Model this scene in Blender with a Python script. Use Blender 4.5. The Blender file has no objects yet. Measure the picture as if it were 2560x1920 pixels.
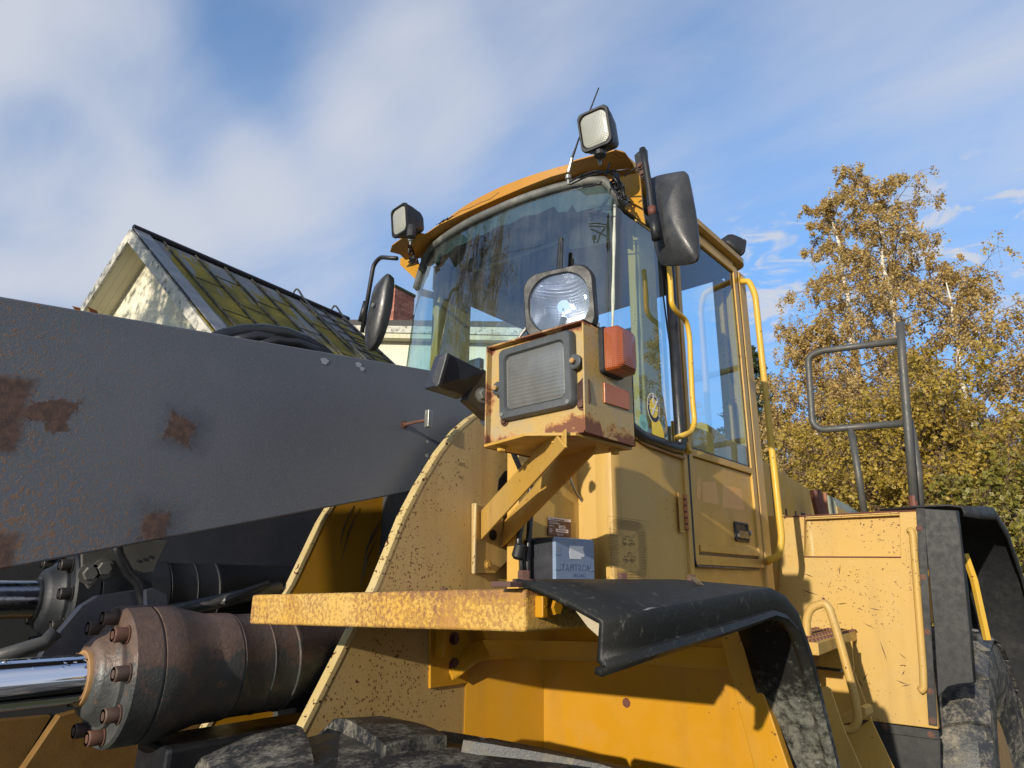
import bpy, bmesh, math, random
import numpy as np
from mathutils import Vector, Matrix
random.seed(7); RNG = np.random.default_rng(7)
S = bpy.context.scene; COL = S.collection
R = math.radians

# ------------------------------------------------------------------ camera
# world: x runs towards the rear of the machine, y inboard, z up; camera stands beside the front wheel
FPX = 1654.0; EYE = 1.95
def _n(v): return v / np.linalg.norm(v)
_r = _n(np.array([1500., 505., FPX])); _u = np.array([66., -5600., FPX]); _u = _n(_u - _u.dot(_r) * _r)
_M = np.array([_r, np.cross(_u, _r), _u]); _C = np.array([0., 0., EYE])
cam_d = bpy.data.cameras.new("camera"); cam = bpy.data.objects.new("camera", cam_d); COL.objects.link(cam)
cx_, cy_, cz_ = _M @ [1, 0, 0], _M @ [0, -1, 0], _M @ [0, 0, -1]
cam.matrix_world = Matrix(((cx_[0], cy_[0], cz_[0], 0), (cx_[1], cy_[1], cz_[1], 0), (cx_[2], cy_[2], cz_[2], EYE), (0, 0, 0, 1)))
cam_d.sensor_width = 36; cam_d.lens = FPX / 2560 * 36; cam_d.clip_start = 0.02; cam_d.clip_end = 2000
S.camera = cam
S.render.resolution_x = 1024; S.render.resolution_y = 768

# ------------------------------------------------------------------ world and sun
SUN_EL = R(13.5); SUN_AZ = R(180 + 9.5)          # azimuth of the sun seen from the scene (from +x, ccw)
sun_dir = Vector((math.cos(SUN_AZ) * math.cos(SUN_EL), math.sin(SUN_AZ) * math.cos(SUN_EL), math.sin(SUN_EL)))
W = bpy.data.worlds.new("World"); S.world = W; W.use_nodes = True
wn = W.node_tree; wn.nodes.clear()
def wnode(t, **k):
    n = wn.nodes.new(t)
    for a, b in k.items(): setattr(n, a, b)
    return n
wo = wnode('ShaderNodeOutputWorld'); bg = wnode('ShaderNodeBackground'); bg.inputs[1].default_value = 0.15
sky = wnode('ShaderNodeTexSky', sky_type='NISHITA', sun_disc=False)
sky.sun_elevation = SUN_EL; sky.sun_rotation = R(90) - SUN_AZ; sky.altitude = 0; sky.air_density = 1.0; sky.dust_density = 0.6; sky.ozone_density = 2.5
tc = wnode('ShaderNodeTexCoord'); sep = wnode('ShaderNodeSeparateXYZ'); wn.links.new(tc.outputs['Generated'], sep.inputs[0])
def wm(op, a, b=None, clamp=False):
    n = wnode('ShaderNodeMath', operation=op, use_clamp=clamp)
    for i, v in enumerate((a, b)):
        if v is None: continue
        if isinstance(v, (int, float)): n.inputs[i].default_value = v
        else: wn.links.new(v, n.inputs[i])
    return n.outputs[0]
zc = wm('MAXIMUM', sep.outputs[2], 0.04); zz = wm('ADD', zc, 0.12)
comb = wnode('ShaderNodeCombineXYZ')
wn.links.new(wm('DIVIDE', sep.outputs[0], zz), comb.inputs[0]); wn.links.new(wm('DIVIDE', sep.outputs[1], zz), comb.inputs[1])
def wnoise(scale, detail, rough, vec, dist=0.0, sc=(1, 1, 1), rot=0, off=(0, 0, 0)):
    mp = wnode('ShaderNodeMapping'); mp.inputs['Scale'].default_value = sc; mp.inputs['Rotation'].default_value = (0, 0, rot); mp.inputs['Location'].default_value = off
    wn.links.new(vec, mp.inputs[0])
    n = wnode('ShaderNodeTexNoise'); n.inputs['Scale'].default_value = scale; n.inputs['Detail'].default_value = detail
    n.inputs['Roughness'].default_value = rough; n.inputs['Distortion'].default_value = dist
    wn.links.new(mp.outputs[0], n.inputs['Vector']); return n.outputs['Fac']
def wsm(v, a, b):
    n = wnode('ShaderNodeMapRange', interpolation_type='SMOOTHSTEP'); n.inputs[1].default_value = a; n.inputs[2].default_value = b
    wn.links.new(v, n.inputs[0]); return n.outputs[0]
big = wnoise(0.62, 3, 0.5, comb.outputs[0], 0.35, (1, 0.75, 1), 0.5, (3.1, 1.7, 0))
med = wnoise(1.5, 5, 0.55, comb.outputs[0], 0.35, (1.0, 0.30, 1), 0.62, (0.3, 5, 0))
fine = wnoise(5.0, 4, 0.6, comb.outputs[0], 0.4, (1.0, 0.45, 1), 0.62, (1.3, 2, 0))
def blob(d, width):            # soft cloud mass round a sky direction
    dv = Vector(d).normalized(); n = wnode('ShaderNodeVectorMath', operation='DOT_PRODUCT')
    wn.links.new(tc.outputs['Generated'], n.inputs[0]); n.inputs[1].default_value = dv
    return wsm(n.outputs['Value'], math.cos(width), 1.0)
def pxdir(px, py):
    d = _M @ np.array([px - 1280., py - 960., FPX]); return tuple(d / np.linalg.norm(d))
cl = wm('ADD', wm('ADD', wm('MULTIPLY', big, 0.45), 0.2), wm('ADD', wm('MULTIPLY', med, 0.95), wm('MULTIPLY', fine, 0.34)))
for (px, py, w, a) in ((0, 90, 0.24, 0.40), (-60, 700, 0.24, 0.30), (230, 590, 0.16, 0.24), (480, 470, 0.16, 0.22), (740, 360, 0.16, 0.22), (1000, 260, 0.17, 0.22), (620, 660, 0.2, 0.22), (1450, 60, 0.4, 0.12), (2450, 160, 0.3, 0.16),
                       (500, 190, 0.2, -0.20), (700, 60, 0.15, -0.1), (50, 450, 0.13, -0.40), (300, 330, 0.14, -0.14), (150, 900, 0.10, -0.2), (2150, 560, 0.22, -0.10), (1720, 500, 0.3, -0.08)):
    cl = wm('ADD', cl, wm('MULTIPLY', blob(pxdir(px, py), w), a))
cl = wm('ADD', cl, wm('MULTIPLY', blob((-0.1, -1, 0.35), 1.35), 0.5))      # unseen cloud mass added behind the camera to light the near sides neutrally
cmask = wm('MULTIPLY', wsm(cl, 0.86, 1.68), 0.92)
puff = wnoise(9.0, 5, 0.6, comb.outputs[0], 0.6, (1, 0.8, 1), 0.4)
pm = wm('MULTIPLY', wsm(puff, 0.44, 0.62), wm('ADD', blob(pxdir(2450, 600), 0.15), blob(pxdir(1950, 700), 0.14), True))
cmask = wm('MAXIMUM', cmask, wm('MULTIPLY', pm, 0.95))
mix = wnode('ShaderNodeMix', data_type='RGBA'); wn.links.new(cmask, mix.inputs['Factor'])
skt = wnode('ShaderNodeMix', data_type='RGBA', blend_type='MULTIPLY'); skt.inputs['Factor'].default_value = 1.0
wn.links.new(sky.outputs[0], skt.inputs['A']); skt.inputs['B'].default_value = (.54, .69, .80, 1)
gr = wnode('ShaderNodeMix', data_type='RGBA', blend_type='MULTIPLY'); gr.inputs['Factor'].default_value = 1.0; wn.links.new(skt.outputs['Result'], gr.inputs['A'])
gc = wnode('ShaderNodeMix', data_type='RGBA'); wn.links.new(wsm(sep.outputs[2], -.05, .62), gc.inputs['Factor']); gc.inputs['A'].default_value = (.24, .29, .40, 1); gc.inputs['B'].default_value = (1.25, 1.1, 1.05, 1); wn.links.new(gc.outputs['Result'], gr.inputs['B'])
wn.links.new(gr.outputs['Result'], mix.inputs['A']); mix.inputs['B'].default_value = (1.85, 1.95, 2.2, 1)
wn.links.new(mix.outputs['Result'], bg.inputs[0]); wn.links.new(bg.outputs[0], wo.inputs[0])

sl = bpy.data.lights.new("sun", 'SUN'); sl.energy = 2.4; sl.angle = R(0.6); sl.color = (1.0, 0.90, 0.74)
sun = bpy.data.objects.new("sun", sl); COL.objects.link(sun)
sun.rotation_euler = sun_dir.to_track_quat('Z', 'Y').to_euler(); sun.location = (-5, 0, 8)
S.view_settings.view_transform = 'Standard'; S.view_settings.look = 'None'; S.view_settings.exposure = 1.18; S.view_settings.gamma = 1
S.cycles.max_bounces = 8; S.cycles.transparent_max_bounces = 12

# ------------------------------------------------------------------ measuring helpers: points of a real plane
def _ray(px, py): return _M @ np.array([px - 1280., py - 960., FPX])
def _on(px, py, ax, v):
    d = _ray(px, py); t = (v - _C[ax]) / d[ax]; return Vector(_C + d * t)
def X(px, py, v): return _on(px, py, 0, v)
def Y(px, py, v): return _on(px, py, 1, v)
def Z(px, py, v): return _on(px, py, 2, v)
def PL(px, py, p0, n):
    d = Vector(_ray(px, py)); c = Vector(_C); p0 = Vector(p0); n = Vector(n)
    return c + d * ((p0 - c).dot(n) / d.dot(n))

# ------------------------------------------------------------------ mesh helpers
def link(name, me, m=None, parent=None, bevel=0, seg=2, smooth=False, sub=0, autos=False):
    o = bpy.data.objects.new(name, me); COL.objects.link(o)
    for mm in (m if isinstance(m, (list, tuple)) else [m] if m else []): me.materials.append(mm)
    if smooth or autos:
        me.polygons.foreach_set('use_smooth', [True] * len(me.polygons))
    if autos:
        bm = bmesh.new(); bm.from_mesh(me)
        for e in bm.edges:
            if len(e.link_faces) == 2 and e.calc_face_angle(0) > R(35): e.smooth = False
        bm.to_mesh(me); bm.free()
    if parent:
        o.parent = parent
        off = parent.get('_off')
        if off: o.matrix_parent_inverse = Matrix.Translation(-Vector(off))
    if bevel:
        b = o.modifiers.new('bevel', 'BEVEL'); b.width = bevel; b.segments = seg; b.limit_method = 'ANGLE'; b.angle_limit = R(40)
    if sub:
        s = o.modifiers.new('sub', 'SUBSURF'); s.levels = sub; s.render_levels = sub
    return o
class MB:
    def __init__(s): s.v = []; s.f = []; s.mi = []; s.cur = 0
    def add(s, vs, fs):
        k = len(s.v); s.v += [tuple(v) for v in vs]; s.f += [tuple(k + i for i in f) for f in fs]; s.mi += [s.cur] * len(fs); return s
    def box(s, a, b):
        x0, y0, z0 = a; x1, y1, z1 = b
        vs = [(x, y, z) for x in (x0, x1) for y in (y0, y1) for z in (z0, z1)]
        return s.add(vs, [(0, 1, 3, 2), (4, 6, 7, 5), (0, 4, 5, 1), (2, 3, 7, 6), (0, 2, 6, 4), (1, 5, 7, 3)])
    def prism(s, pts, d):
        d = Vector(d); n = len(pts); p = [Vector(q) for q in pts]
        return s.add(p + [q + d for q in p], [tuple(range(n))[::-1], tuple(range(n, 2 * n))] + [(i, (i + 1) % n, n + (i + 1) % n, n + i) for i in range(n)])
    def rings(s, rings, closed=True, cap=True):
        n = len(rings[0]); vs = [p for r in rings for p in r]; fs = []
        for k in range(len(rings) - 1):
            for i in range(n if closed else n - 1):
                j = (i + 1) % n; fs.append((k * n + i, k * n + j, (k + 1) * n + j, (k + 1) * n + i))
        if cap and closed: fs += [tuple(range(n))[::-1], tuple(range((len(rings) - 1) * n, len(rings) * n))]
        return s.add(vs, fs)
    def tube(s, pts, r, seg=10, fillet=0, rr=None, cap=True):
        P = [Vector(p) for p in pts]
        if fillet:
            Q = [P[0]]
            for i in range(1, len(P) - 1):
                a, b, c = P[i - 1], P[i], P[i + 1]; f = min(fillet, (a - b).length * .45, (c - b).length * .45)
                p0 = b + (a - b).normalized() * f; p1 = b + (c - b).normalized() * f
                for t in (0, .2, .4, .6, .8, 1): Q.append(p0 * (1 - t) ** 2 + b * 2 * t * (1 - t) + p1 * t * t)
            Q.append(P[-1]); P = Q
        T = []
        for i in range(len(P)):
            a = P[max(i - 1, 0)]; b = P[min(i + 1, len(P) - 1)]; T.append((b - a).normalized())
        up = Vector((0, 0, 1)) if abs(T[0].z) < .9 else Vector((0, 1, 0))
        u = T[0].cross(up).normalized(); rg = []
        for i, p in enumerate(P):
            u = (u - T[i] * u.dot(T[i])).normalized(); w = T[i].cross(u); q = rr[i] if rr else r
            rg.append([p + (u * math.cos(2 * math.pi * k / seg) + w * math.sin(2 * math.pi * k / seg)) * q for k in range(seg)])
        return s.rings(rg, cap=cap)
    def lathe(s, o, ax, prof, seg=48, cap=True):
        o = Vector(o); ax = Vector(ax).normalized(); u = ax.cross(Vector((0, 0, 1)) if abs(ax.z) < .9 else Vector((1, 0, 0))).normalized(); w = ax.cross(u)
        return s.rings([[o + ax * t + (u * math.cos(2 * math.pi * k / seg) + w * math.sin(2 * math.pi * k / seg)) * r for k in range(seg)] for t, r in prof], cap=cap)
    def loft(s, c, n, u, levels, seg=6):            # rounded rectangles (offset, width, height, radius[, du, dv]) along n
        c = Vector(c); n = Vector(n).normalized(); u = Vector(u); u = (u - n * u.dot(n)).normalized(); w = n.cross(u); rg = []
        for L in levels:
            t, a, b, r = L[:4]; du, dv = (L[4], L[5]) if len(L) > 4 else (0, 0); ring = []
            for sx, sy, a0 in ((1, 1, 0), (-1, 1, 90), (-1, -1, 180), (1, -1, 270)):
                for k in range(seg + 1):
                    an = R(a0 + 90 * k / seg)
                    ring.append(c + n * t + u * (sx * (a / 2 - r) + r * math.cos(an) + du) + w * (sy * (b / 2 - r) + r * math.sin(an) + dv))
            rg.append(ring)
        return s.rings(rg)
    def mesh(s, name):
        me = bpy.data.meshes.new(name); me.from_pydata(s.v, [], s.f); me.update()
        bm = bmesh.new(); bm.from_mesh(me); bmesh.ops.remove_doubles(bm, verts=bm.verts, dist=1e-6); bmesh.ops.recalc_face_normals(bm, faces=bm.faces)
        if not any(s.mi): bm.to_mesh(me); bm.free()
        else:
            bm.free(); me.polygons.foreach_set('material_index', s.mi)
            bm = bmesh.new(); bm.from_mesh(me); bmesh.ops.recalc_face_normals(bm, faces=bm.faces); bm.to_mesh(me); bm.free()
        return me
    def build(s, name, m=None, parent=None, **k): return link(name, s.mesh(name), m, parent, **k)
def hexhead(mb, c, n, r, h, seg=6, wash=True):
    if wash: mb.lathe(c, n, [(0, r * 1.45), (h * .25, r * 1.45)], 20)
    mb.lathe(Vector(c) + Vector(n).normalized() * h * .25, n, [(0, r), (h * .65, r), (h * .75, r * .88)], seg)
def top(name, label, cat, loc, group=None):
    o = bpy.data.objects.new(name, None); COL.objects.link(o); o.location = loc; o.empty_display_size = .2
    o['_off'] = tuple(loc); o['label'] = label; o['category'] = cat
    if group: o['group'] = group
    return o
def tag(o, label=None, cat=None, group=None, kind=None):
    for k, v in (('label', label), ('category', cat), ('group', group), ('kind', kind)):
        if v: o[k] = v
    return o
def text(name, body, origin, u, w, size, m, parent, depth=.0006, align='LEFT', font_scale_x=1.0, bold=0.0, spacing=1.0):
    cu = bpy.data.curves.new(name, 'FONT'); cu.body = body; cu.size = size; cu.extrude = depth; cu.align_x = align; cu.offset = bold; cu.space_character = spacing; cu.resolution_u = 3
    o = bpy.data.objects.new(name + '_t', cu); COL.objects.link(o)
    bpy.context.view_layer.update(); dg = bpy.context.evaluated_depsgraph_get()
    me = bpy.data.meshes.new_from_object(o.evaluated_get(dg)); bpy.data.objects.remove(o)
    u = Vector(u).normalized(); w = Vector(w).normalized(); n = u.cross(w)
    Mx = Matrix(((u.x * font_scale_x, w.x, n.x, origin[0]), (u.y * font_scale_x, w.y, n.y, origin[1]), (u.z * font_scale_x, w.z, n.z, origin[2]), (0, 0, 0, 1)))
    me.transform(Mx); me.name = name; me.materials.clear()
    return link(name, me, m, parent)

# ------------------------------------------------------------------ material helpers
class NM:
    def __init__(s, name):
        s.m = bpy.data.materials.new(name); s.m.use_nodes = True; s.t = s.m.node_tree; s.b = s.t.nodes['Principled BSDF']
        s.tc = s.t.nodes.new('ShaderNodeTexCoord').outputs['Object']; s.h = None
    def lk(s, a, b): s.t.links.new(a, b)
    def nd(s, t, **k):
        n = s.t.nodes.new(t)
        for a, b in k.items(): setattr(n, a, b)
        return n
    def mp(s, sc=(1, 1, 1), rot=(0, 0, 0), loc=(0, 0, 0)):
        n = s.nd('ShaderNodeMapping'); n.inputs['Scale'].default_value = sc; n.inputs['Rotation'].default_value = rot; n.inputs['Location'].default_value = loc
        s.lk(s.tc, n.inputs[0]); return n.outputs[0]
    def noise(s, scale, detail=4, rough=.55, vec=None, dist=0):
        n = s.nd('ShaderNodeTexNoise'); n.inputs['Scale'].default_value = scale; n.inputs['Detail'].default_value = detail; n.inputs['Roughness'].default_value = rough; n.inputs['Distortion'].default_value = dist
        s.lk(vec or s.tc, n.inputs['Vector']); return n.outputs['Fac']
    def noise_warp(s, amt, scale):
        n = s.nd('ShaderNodeTexNoise'); n.inputs['Scale'].default_value = scale; s.lk(s.tc, n.inputs['Vector'])
        a = s.nd('ShaderNodeVectorMath', operation='MULTIPLY_ADD'); s.lk(n.outputs['Color'], a.inputs[0]); a.inputs[1].default_value = (amt, amt, amt); s.lk(s.tc, a.inputs[2]); return a.outputs[0]
    def math(s, op, a, b=None, clamp=False):
        n = s.nd('ShaderNodeMath', operation=op, use_clamp=clamp)
        for i, v in enumerate((a, b)):
            if v is None: continue
            if isinstance(v, (int, float)): n.inputs[i].default_value = v
            else: s.lk(v, n.inputs[i])
        return n.outputs[0]
    def sm(s, v, a, b, lo=0., hi=1.):
        n = s.nd('ShaderNodeMapRange', interpolation_type='SMOOTHSTEP')
        for i, q in ((1, a), (2, b), (3, lo), (4, hi)): n.inputs[i].default_value = q
        s.lk(v, n.inputs[0]); return n.outputs[0]
    def mix(s, f, a, b):
        n = s.nd('ShaderNodeMix', data_type='RGBA')
        for k, v in (('Factor', f), ('A', a), ('B', b)):
            i = n.inputs[k]
            if isinstance(v, (int, float)): i.default_value = v
            elif isinstance(v, tuple): i.default_value = v + (1,) if len(v) == 3 else v
            else: s.lk(v, i)
        return n.outputs['Result']
    def col(s, v):
        if isinstance(v, tuple): s.b.inputs['Base Color'].default_value = v + (1,)
        else: s.lk(v, s.b.inputs['Base Color'])
    def rough(s, v):
        if isinstance(v, (int, float)): s.b.inputs['Roughness'].default_value = v
        else: s.lk(v, s.b.inputs['Roughness'])
    def metal(s, v):
        if isinstance(v, (int, float)): s.b.inputs['Metallic'].default_value = v
        else: s.lk(v, s.b.inputs['Metallic'])
    def bump(s, h, dist=.002, st=.6):
        n = s.nd('ShaderNodeBump'); n.inputs['Strength'].default_value = st; n.inputs['Distance'].default_value = dist; s.lk(h, n.inputs['Height'])
        if s.h: s.lk(s.h, n.inputs['Normal'])
        s.h = n.outputs[0]; s.lk(s.h, s.b.inputs['Normal'])
    def sepx(s):
        n = s.nd('ShaderNodeSeparateXYZ'); s.lk(s.tc, n.inputs[0]); return n.outputs
    def rect(s, cx, cz, hw, hh, rot=0, soft=.006, wob=None, axes=(0, 2)):   # soft rectangle in the plate's own x-z
        o = s.sepx(); dx = s.math('SUBTRACT', o[axes[0]], cx); dz = s.math('SUBTRACT', o[axes[1]], cz); c, q = math.cos(rot), math.sin(rot)
        a = s.math('ABSOLUTE', s.math('ADD', s.math('MULTIPLY', dx, c), s.math('MULTIPLY', dz, q)))
        b = s.math('ABSOLUTE', s.math('SUBTRACT', s.math('MULTIPLY', dz, c), s.math('MULTIPLY', dx, q)))
        d = s.math('MAXIMUM', s.math('SUBTRACT', a, hw), s.math('SUBTRACT', b, hh))
        if wob is not None: d = s.math('ADD', d, wob)
        return s.sm(d, -soft, soft, 1., 0.)
RUSTD = (.060, .022, .012); RUSTM = (.16, .055, .022); RUSTO = (.30, .11, .03)
def paint(name, a=(.47, .275, .050), b=(.43, .28, .088), chip=.5, dirt=.5, dotd=.12, speck=0., rough=.42, edge=None, zgrad=None):
    m = NM(name)
    big = m.noise(1.6, 5, .6); c = m.mix(m.sm(big, .35, .68), a, b)
    st = m.noise(1., 4, .6, m.mp((9, 9, .9))); c = m.mix(m.math('MULTIPLY', m.sm(st, .50, .76), .50 * dirt), c, (.22, .12, .045))
    cl = m.noise(6, 6, .65); c = m.mix(m.math('MULTIPLY', m.sm(cl, .52, .74), .40 * dirt), c, (.36, .24, .10))
    fn = m.noise(260, 3, .6); c = m.mix(m.math('MULTIPLY', m.sm(fn, .62, .74), .35), c, (.30, .18, .06))
    reg = m.sm(m.noise(2.3, 3, .6), .42, .68)
    h = None
    def dots(scale, dens, rmax):
        o = m.nd('ShaderNodeTexVoronoi', feature='F1'); o.inputs['Scale'].default_value = scale; o.inputs['Randomness'].default_value = 1.; m.lk(m.noise_warp(.02, 30), o.inputs['Vector'])
        sc = m.nd('ShaderNodeSeparateColor'); m.lk(o.outputs['Color'], sc.inputs[0]); rad = m.math('MINIMUM', m.math('MULTIPLY', m.math('SUBTRACT', m.math('ADD', sc.outputs[0], m.math('MULTIPLY', m.math('SUBTRACT', reg, .6), dens * 1.6)), 1 - dens), rmax / max(dens, .01)), rmax)
        return m.sm(m.math('SUBTRACT', o.outputs['Distance'], rad), -.03, .04, 1., 0.)
    if dotd > 0:
        d1 = dots(60, dotd * .8, .26); d2 = dots(130, dotd * 1.2, .42)
        c = m.mix(m.math('MULTIPLY', m.math('MAXIMUM', d1, d2), .85), c, m.mix(m.noise(50, 2, .5), (.045, .018, .010), (.16, .07, .025)))
    if chip > 0:
        ch = m.noise(34, 5, .62, m.mp((1, 1, 1.25), loc=(3, 1, 2)), .6)
        k = m.sm(m.math('ADD', ch, m.math('MULTIPLY', reg, .045 * chip)), .705 - .035 * chip, .718 - .035 * chip)
        ring = m.sm(m.math('ADD', ch, m.math('MULTIPLY', reg, .045 * chip)), .672 - .035 * chip, .715 - .035 * chip)
        c = m.mix(m.math('MULTIPLY', ring, .35), c, (.42, .20, .05)); c = m.mix(k, c, RUSTD); h = k
    if speck > 0:
        o = m.nd('ShaderNodeTexVoronoi', feature='F1'); o.inputs['Scale'].default_value = 120; m.lk(m.tc, o.inputs['Vector'])
        sp = m.math('MULTIPLY', m.sm(o.outputs['Distance'], .10, .22, 1., 0.), m.sm(m.math('ADD', m.noise(3.2, 4, .6), speck * .25), .50, .66))
        c = m.mix(m.math('MULTIPLY', sp, .8), c, (.10, .055, .025))
    m.col(c); m.rough(m.sm(m.noise(14, 5, .6), .3, .7, rough - .06, rough + .16))
    m.bump(m.noise(180, 3, .5), .0006, .35)
    m.bump(m.noise(9, 2, .5), .004, .12)
    if h is not None: m.bump(h, -.0012, .8)
    m.b.inputs['Specular IOR Level'].default_value = .32
    return m.m
YEL = paint('weathered_yellow_paint', chip=.5, dirt=.6)
YELF = paint('speckled_faded_yellow_paint', (.42, .28, .090), (.40, .29, .13), chip=.5, dirt=.9, dotd=.26, speck=.9)
YELP = paint('chipped_rear_panel_yellow_paint', (.46, .29, .078), (.44, .30, .105), chip=.5, dirt=.45, dotd=.14, speck=.1)
YELC = paint('clean_yellow_cab_paint', (.50, .30, .062), (.47, .31, .10), chip=.05, dirt=.6, dotd=.05, rough=.36)
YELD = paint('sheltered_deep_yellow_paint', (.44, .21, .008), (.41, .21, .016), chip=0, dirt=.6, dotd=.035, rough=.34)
YELB = paint('bright_yellow_rail_paint', (.60, .36, .035), (.52, .33, .06), chip=.9, dirt=.2, dotd=.10, rough=.34)
CREAM = paint('bare_edge_cream_paint', (.52, .44, .26), (.46, .36, .16), chip=1.6, dirt=1.)
def flat(name, c, rough=.5, metal=0., var=.25, scale=20, bump=.0008, dust=None):
    m = NM(name); n = m.noise(scale, 5, .6)
    cc = m.mix(n, tuple(x * (1 - var) for x in c), tuple(min(1, x * (1 + var)) for x in c))
    if dust:
        cc = m.mix(m.math('MULTIPLY', m.sm(m.noise(5, 6, .7), .45, .75), dust[3]), cc, dust[:3])
        cc = m.mix(m.math('MULTIPLY', m.sm(m.noise(150, 3, .7), .6, .72), dust[3] * .6), cc, dust[:3])
    m.col(cc); m.rough(m.sm(m.noise(scale * 1.7, 4, .6), .3, .7, max(.02, rough - .07), rough + .1)); m.metal(metal)
    if bump: m.bump(m.noise(scale * 9, 3, .5), bump, .5)
    return m.m
BLACK = flat('black_plastic', (.009, .010, .012), .5, dust=(.07, .07, .07, .14))
RUBG = flat('dusty_black_rubber', (.011, .012, .014), .6, dust=(.10, .095, .085, .22))
SEAL = flat('grey_weathered_seal', (.10, .105, .10), .6, var=.5, dust=(.30, .30, .27, .5))
GREYST = flat('grey_painted_tube_steel', (.060, .062, .060), .5, dust=(.14, .10, .07, .4))
HOSE = flat('black_hose_rubber', (.010, .011, .014), .35, dust=(.08, .08, .08, .15))
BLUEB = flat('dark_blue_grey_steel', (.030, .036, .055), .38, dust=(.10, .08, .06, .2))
RUSTB = flat('rusty_bolt_steel', (.095, .046, .032), .7, .2, var=.5, scale=90, dust=(.20, .10, .06, .5))
RUSTY = flat('brown_rusty_pipe', (.115, .038, .024), .6, .1, var=.5, scale=30)
DARK = flat('dark_interior_trim', (.035, .038, .042), .75)
WHITE = flat('aged_white_label', (.62, .64, .68), .5, var=.1)
ZINC = flat('dull_zinc_steel', (.33, .33, .31), .38, .8, var=.3)
INK = flat('black_decal_ink', (.02, .016, .01), .6, bump=0)
INKF = flat('faded_decal_ink', (.05, .035, .015), .6, bump=0)
MAROON = flat('maroon_plate_enamel', (.075, .018, .022), .35, var=.15)
PALE = flat('pale_printed_lettering', (.72, .62, .60), .5, var=.05, bump=0)
NAVY = flat('navy_sticker_print', (.01, .012, .04), .4, var=.1, bump=0)
STY = flat('yellow_sticker_print', (.85, .62, .06), .4, var=.1, bump=0)
MINT = flat('mint_sticker_print', (.22, .48, .42), .4, var=.1, bump=0)
CREAMW = flat('cream_sticker_print', (.85, .80, .55), .4, var=.05, bump=0)
TAMB = flat('blue_grey_moulded_plastic', (.16, .22, .34), .5, var=.08, dust=(.35, .38, .42, .12))
GREYF = flat('grey_lamp_bezel_plastic', (.055, .062, .068), .45, dust=(.18, .18, .18, .3))

def chrome():
    m = NM('wet_chrome_rod'); m.metal(1.); m.col(m.mix(m.noise(3, 3, .5, m.mp((1, 14, 14))), (.62, .66, .78), (.80, .82, .86)))
    m.rough(.09); d = m.nd('ShaderNodeTexVoronoi', feature='F1'); d.inputs['Scale'].default_value = 70; m.lk(m.tc, d.inputs['Vector'])
    z = m.sepx()[2]; k = m.math('MULTIPLY', m.sm(d.outputs['Distance'], .12, .32, 1., 0.), m.math('MULTIPLY', m.sm(z, 1.765, 1.785), m.sm(m.noise(40, 2, .5), .5, .56)))
    m.bump(k, .004, 1.); return m.m
CHROME = chrome()
def slabmat():
    m = NM('rust_speckled_yellow_slab'); c = m.mix(m.sm(m.noise(5, 4, .6), .35, .7), (.54, .31, .055), (.55, .36, .11))
    r = m.noise(115, 5, .78); o = m.sepx()
    reg = m.math('ADD', m.math('MULTIPLY', m.noise(7, 4, .6), .35), m.sm(o[2], 1.905, 1.94, .035, .20))
    reg = m.math('ADD', reg, m.sm(m.noise(11, 3, .6), .55, .8, 0., .12))
    k = m.sm(m.math('ADD', r, reg), .765, .83); k2 = m.sm(m.math('ADD', r, reg), .69, .79)
    c = m.mix(m.math('MULTIPLY', k2, .55), c, (.42, .19, .05)); c = m.mix(m.math('MULTIPLY', m.math('MULTIPLY', k, m.sm(m.noise(9, 4, .7), .30, .60, .35, 1.)), .85), c, (.15, .065, .035))
    w = m.sm(m.noise(190, 3, .7), .66, .72); c = m.mix(m.math('MULTIPLY', w, .5), c, (.75, .62, .38))
    m.col(c); m.rough(m.sm(r, .3, .7, .35, .8)); m.bump(m.noise(150, 4, .7), .003, .7); m.bump(k2, .002, .6); return m.m
SLAB = slabmat()
def boxmat():
    m = NM('rusting_headlight_box_paint'); o = m.sepx()
    c = m.mix(m.sm(m.noise(9, 5, .6), .35, .7), (.42, .28, .085), (.34, .27, .16))
    n = m.noise(13, 6, .68, dist=.5); low = m.math('ADD', m.sm(o[2], 2.264, 2.325, .29, 0.), m.math('ADD', m.math('MULTIPLY', m.sm(o[1], .8172, .8182), m.sm(o[1], .818, .84, .18, 0.)), m.sm(o[1], 1.095, 1.118, 0., .17))); top = m.sm(o[2], 2.495, 2.526, 0., .24)
    rt = m.math('MULTIPLY', m.math('MULTIPLY', m.sm(o[1], .8172, .8182), m.sm(o[1], .86, .815, 0., 1.)), m.sm(o[2], 2.30, 2.40, .07, .0))
    v = m.math('ADD', m.math('ADD', n, low), m.math('ADD', top, rt))
    c = m.mix(m.math('MULTIPLY', m.sm(v, .62, .72), .6), c, (.40, .17, .05)); c = m.mix(m.math('MULTIPLY', m.sm(v, .70, .76), .9), c, (.13, .045, .028))
    sp = m.noise(120, 3, .7); c = m.mix(m.sm(sp, .66, .70), c, (.12, .06, .03))
    m.col(c); m.rough(m.sm(v, .55, .75, .42, .85)); m.bump(m.sm(v, .66, .74), -.0015, .8); m.bump(m.noise(200, 3, .6), .0015, .5); return m.m
BOXP = boxmat()
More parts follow.
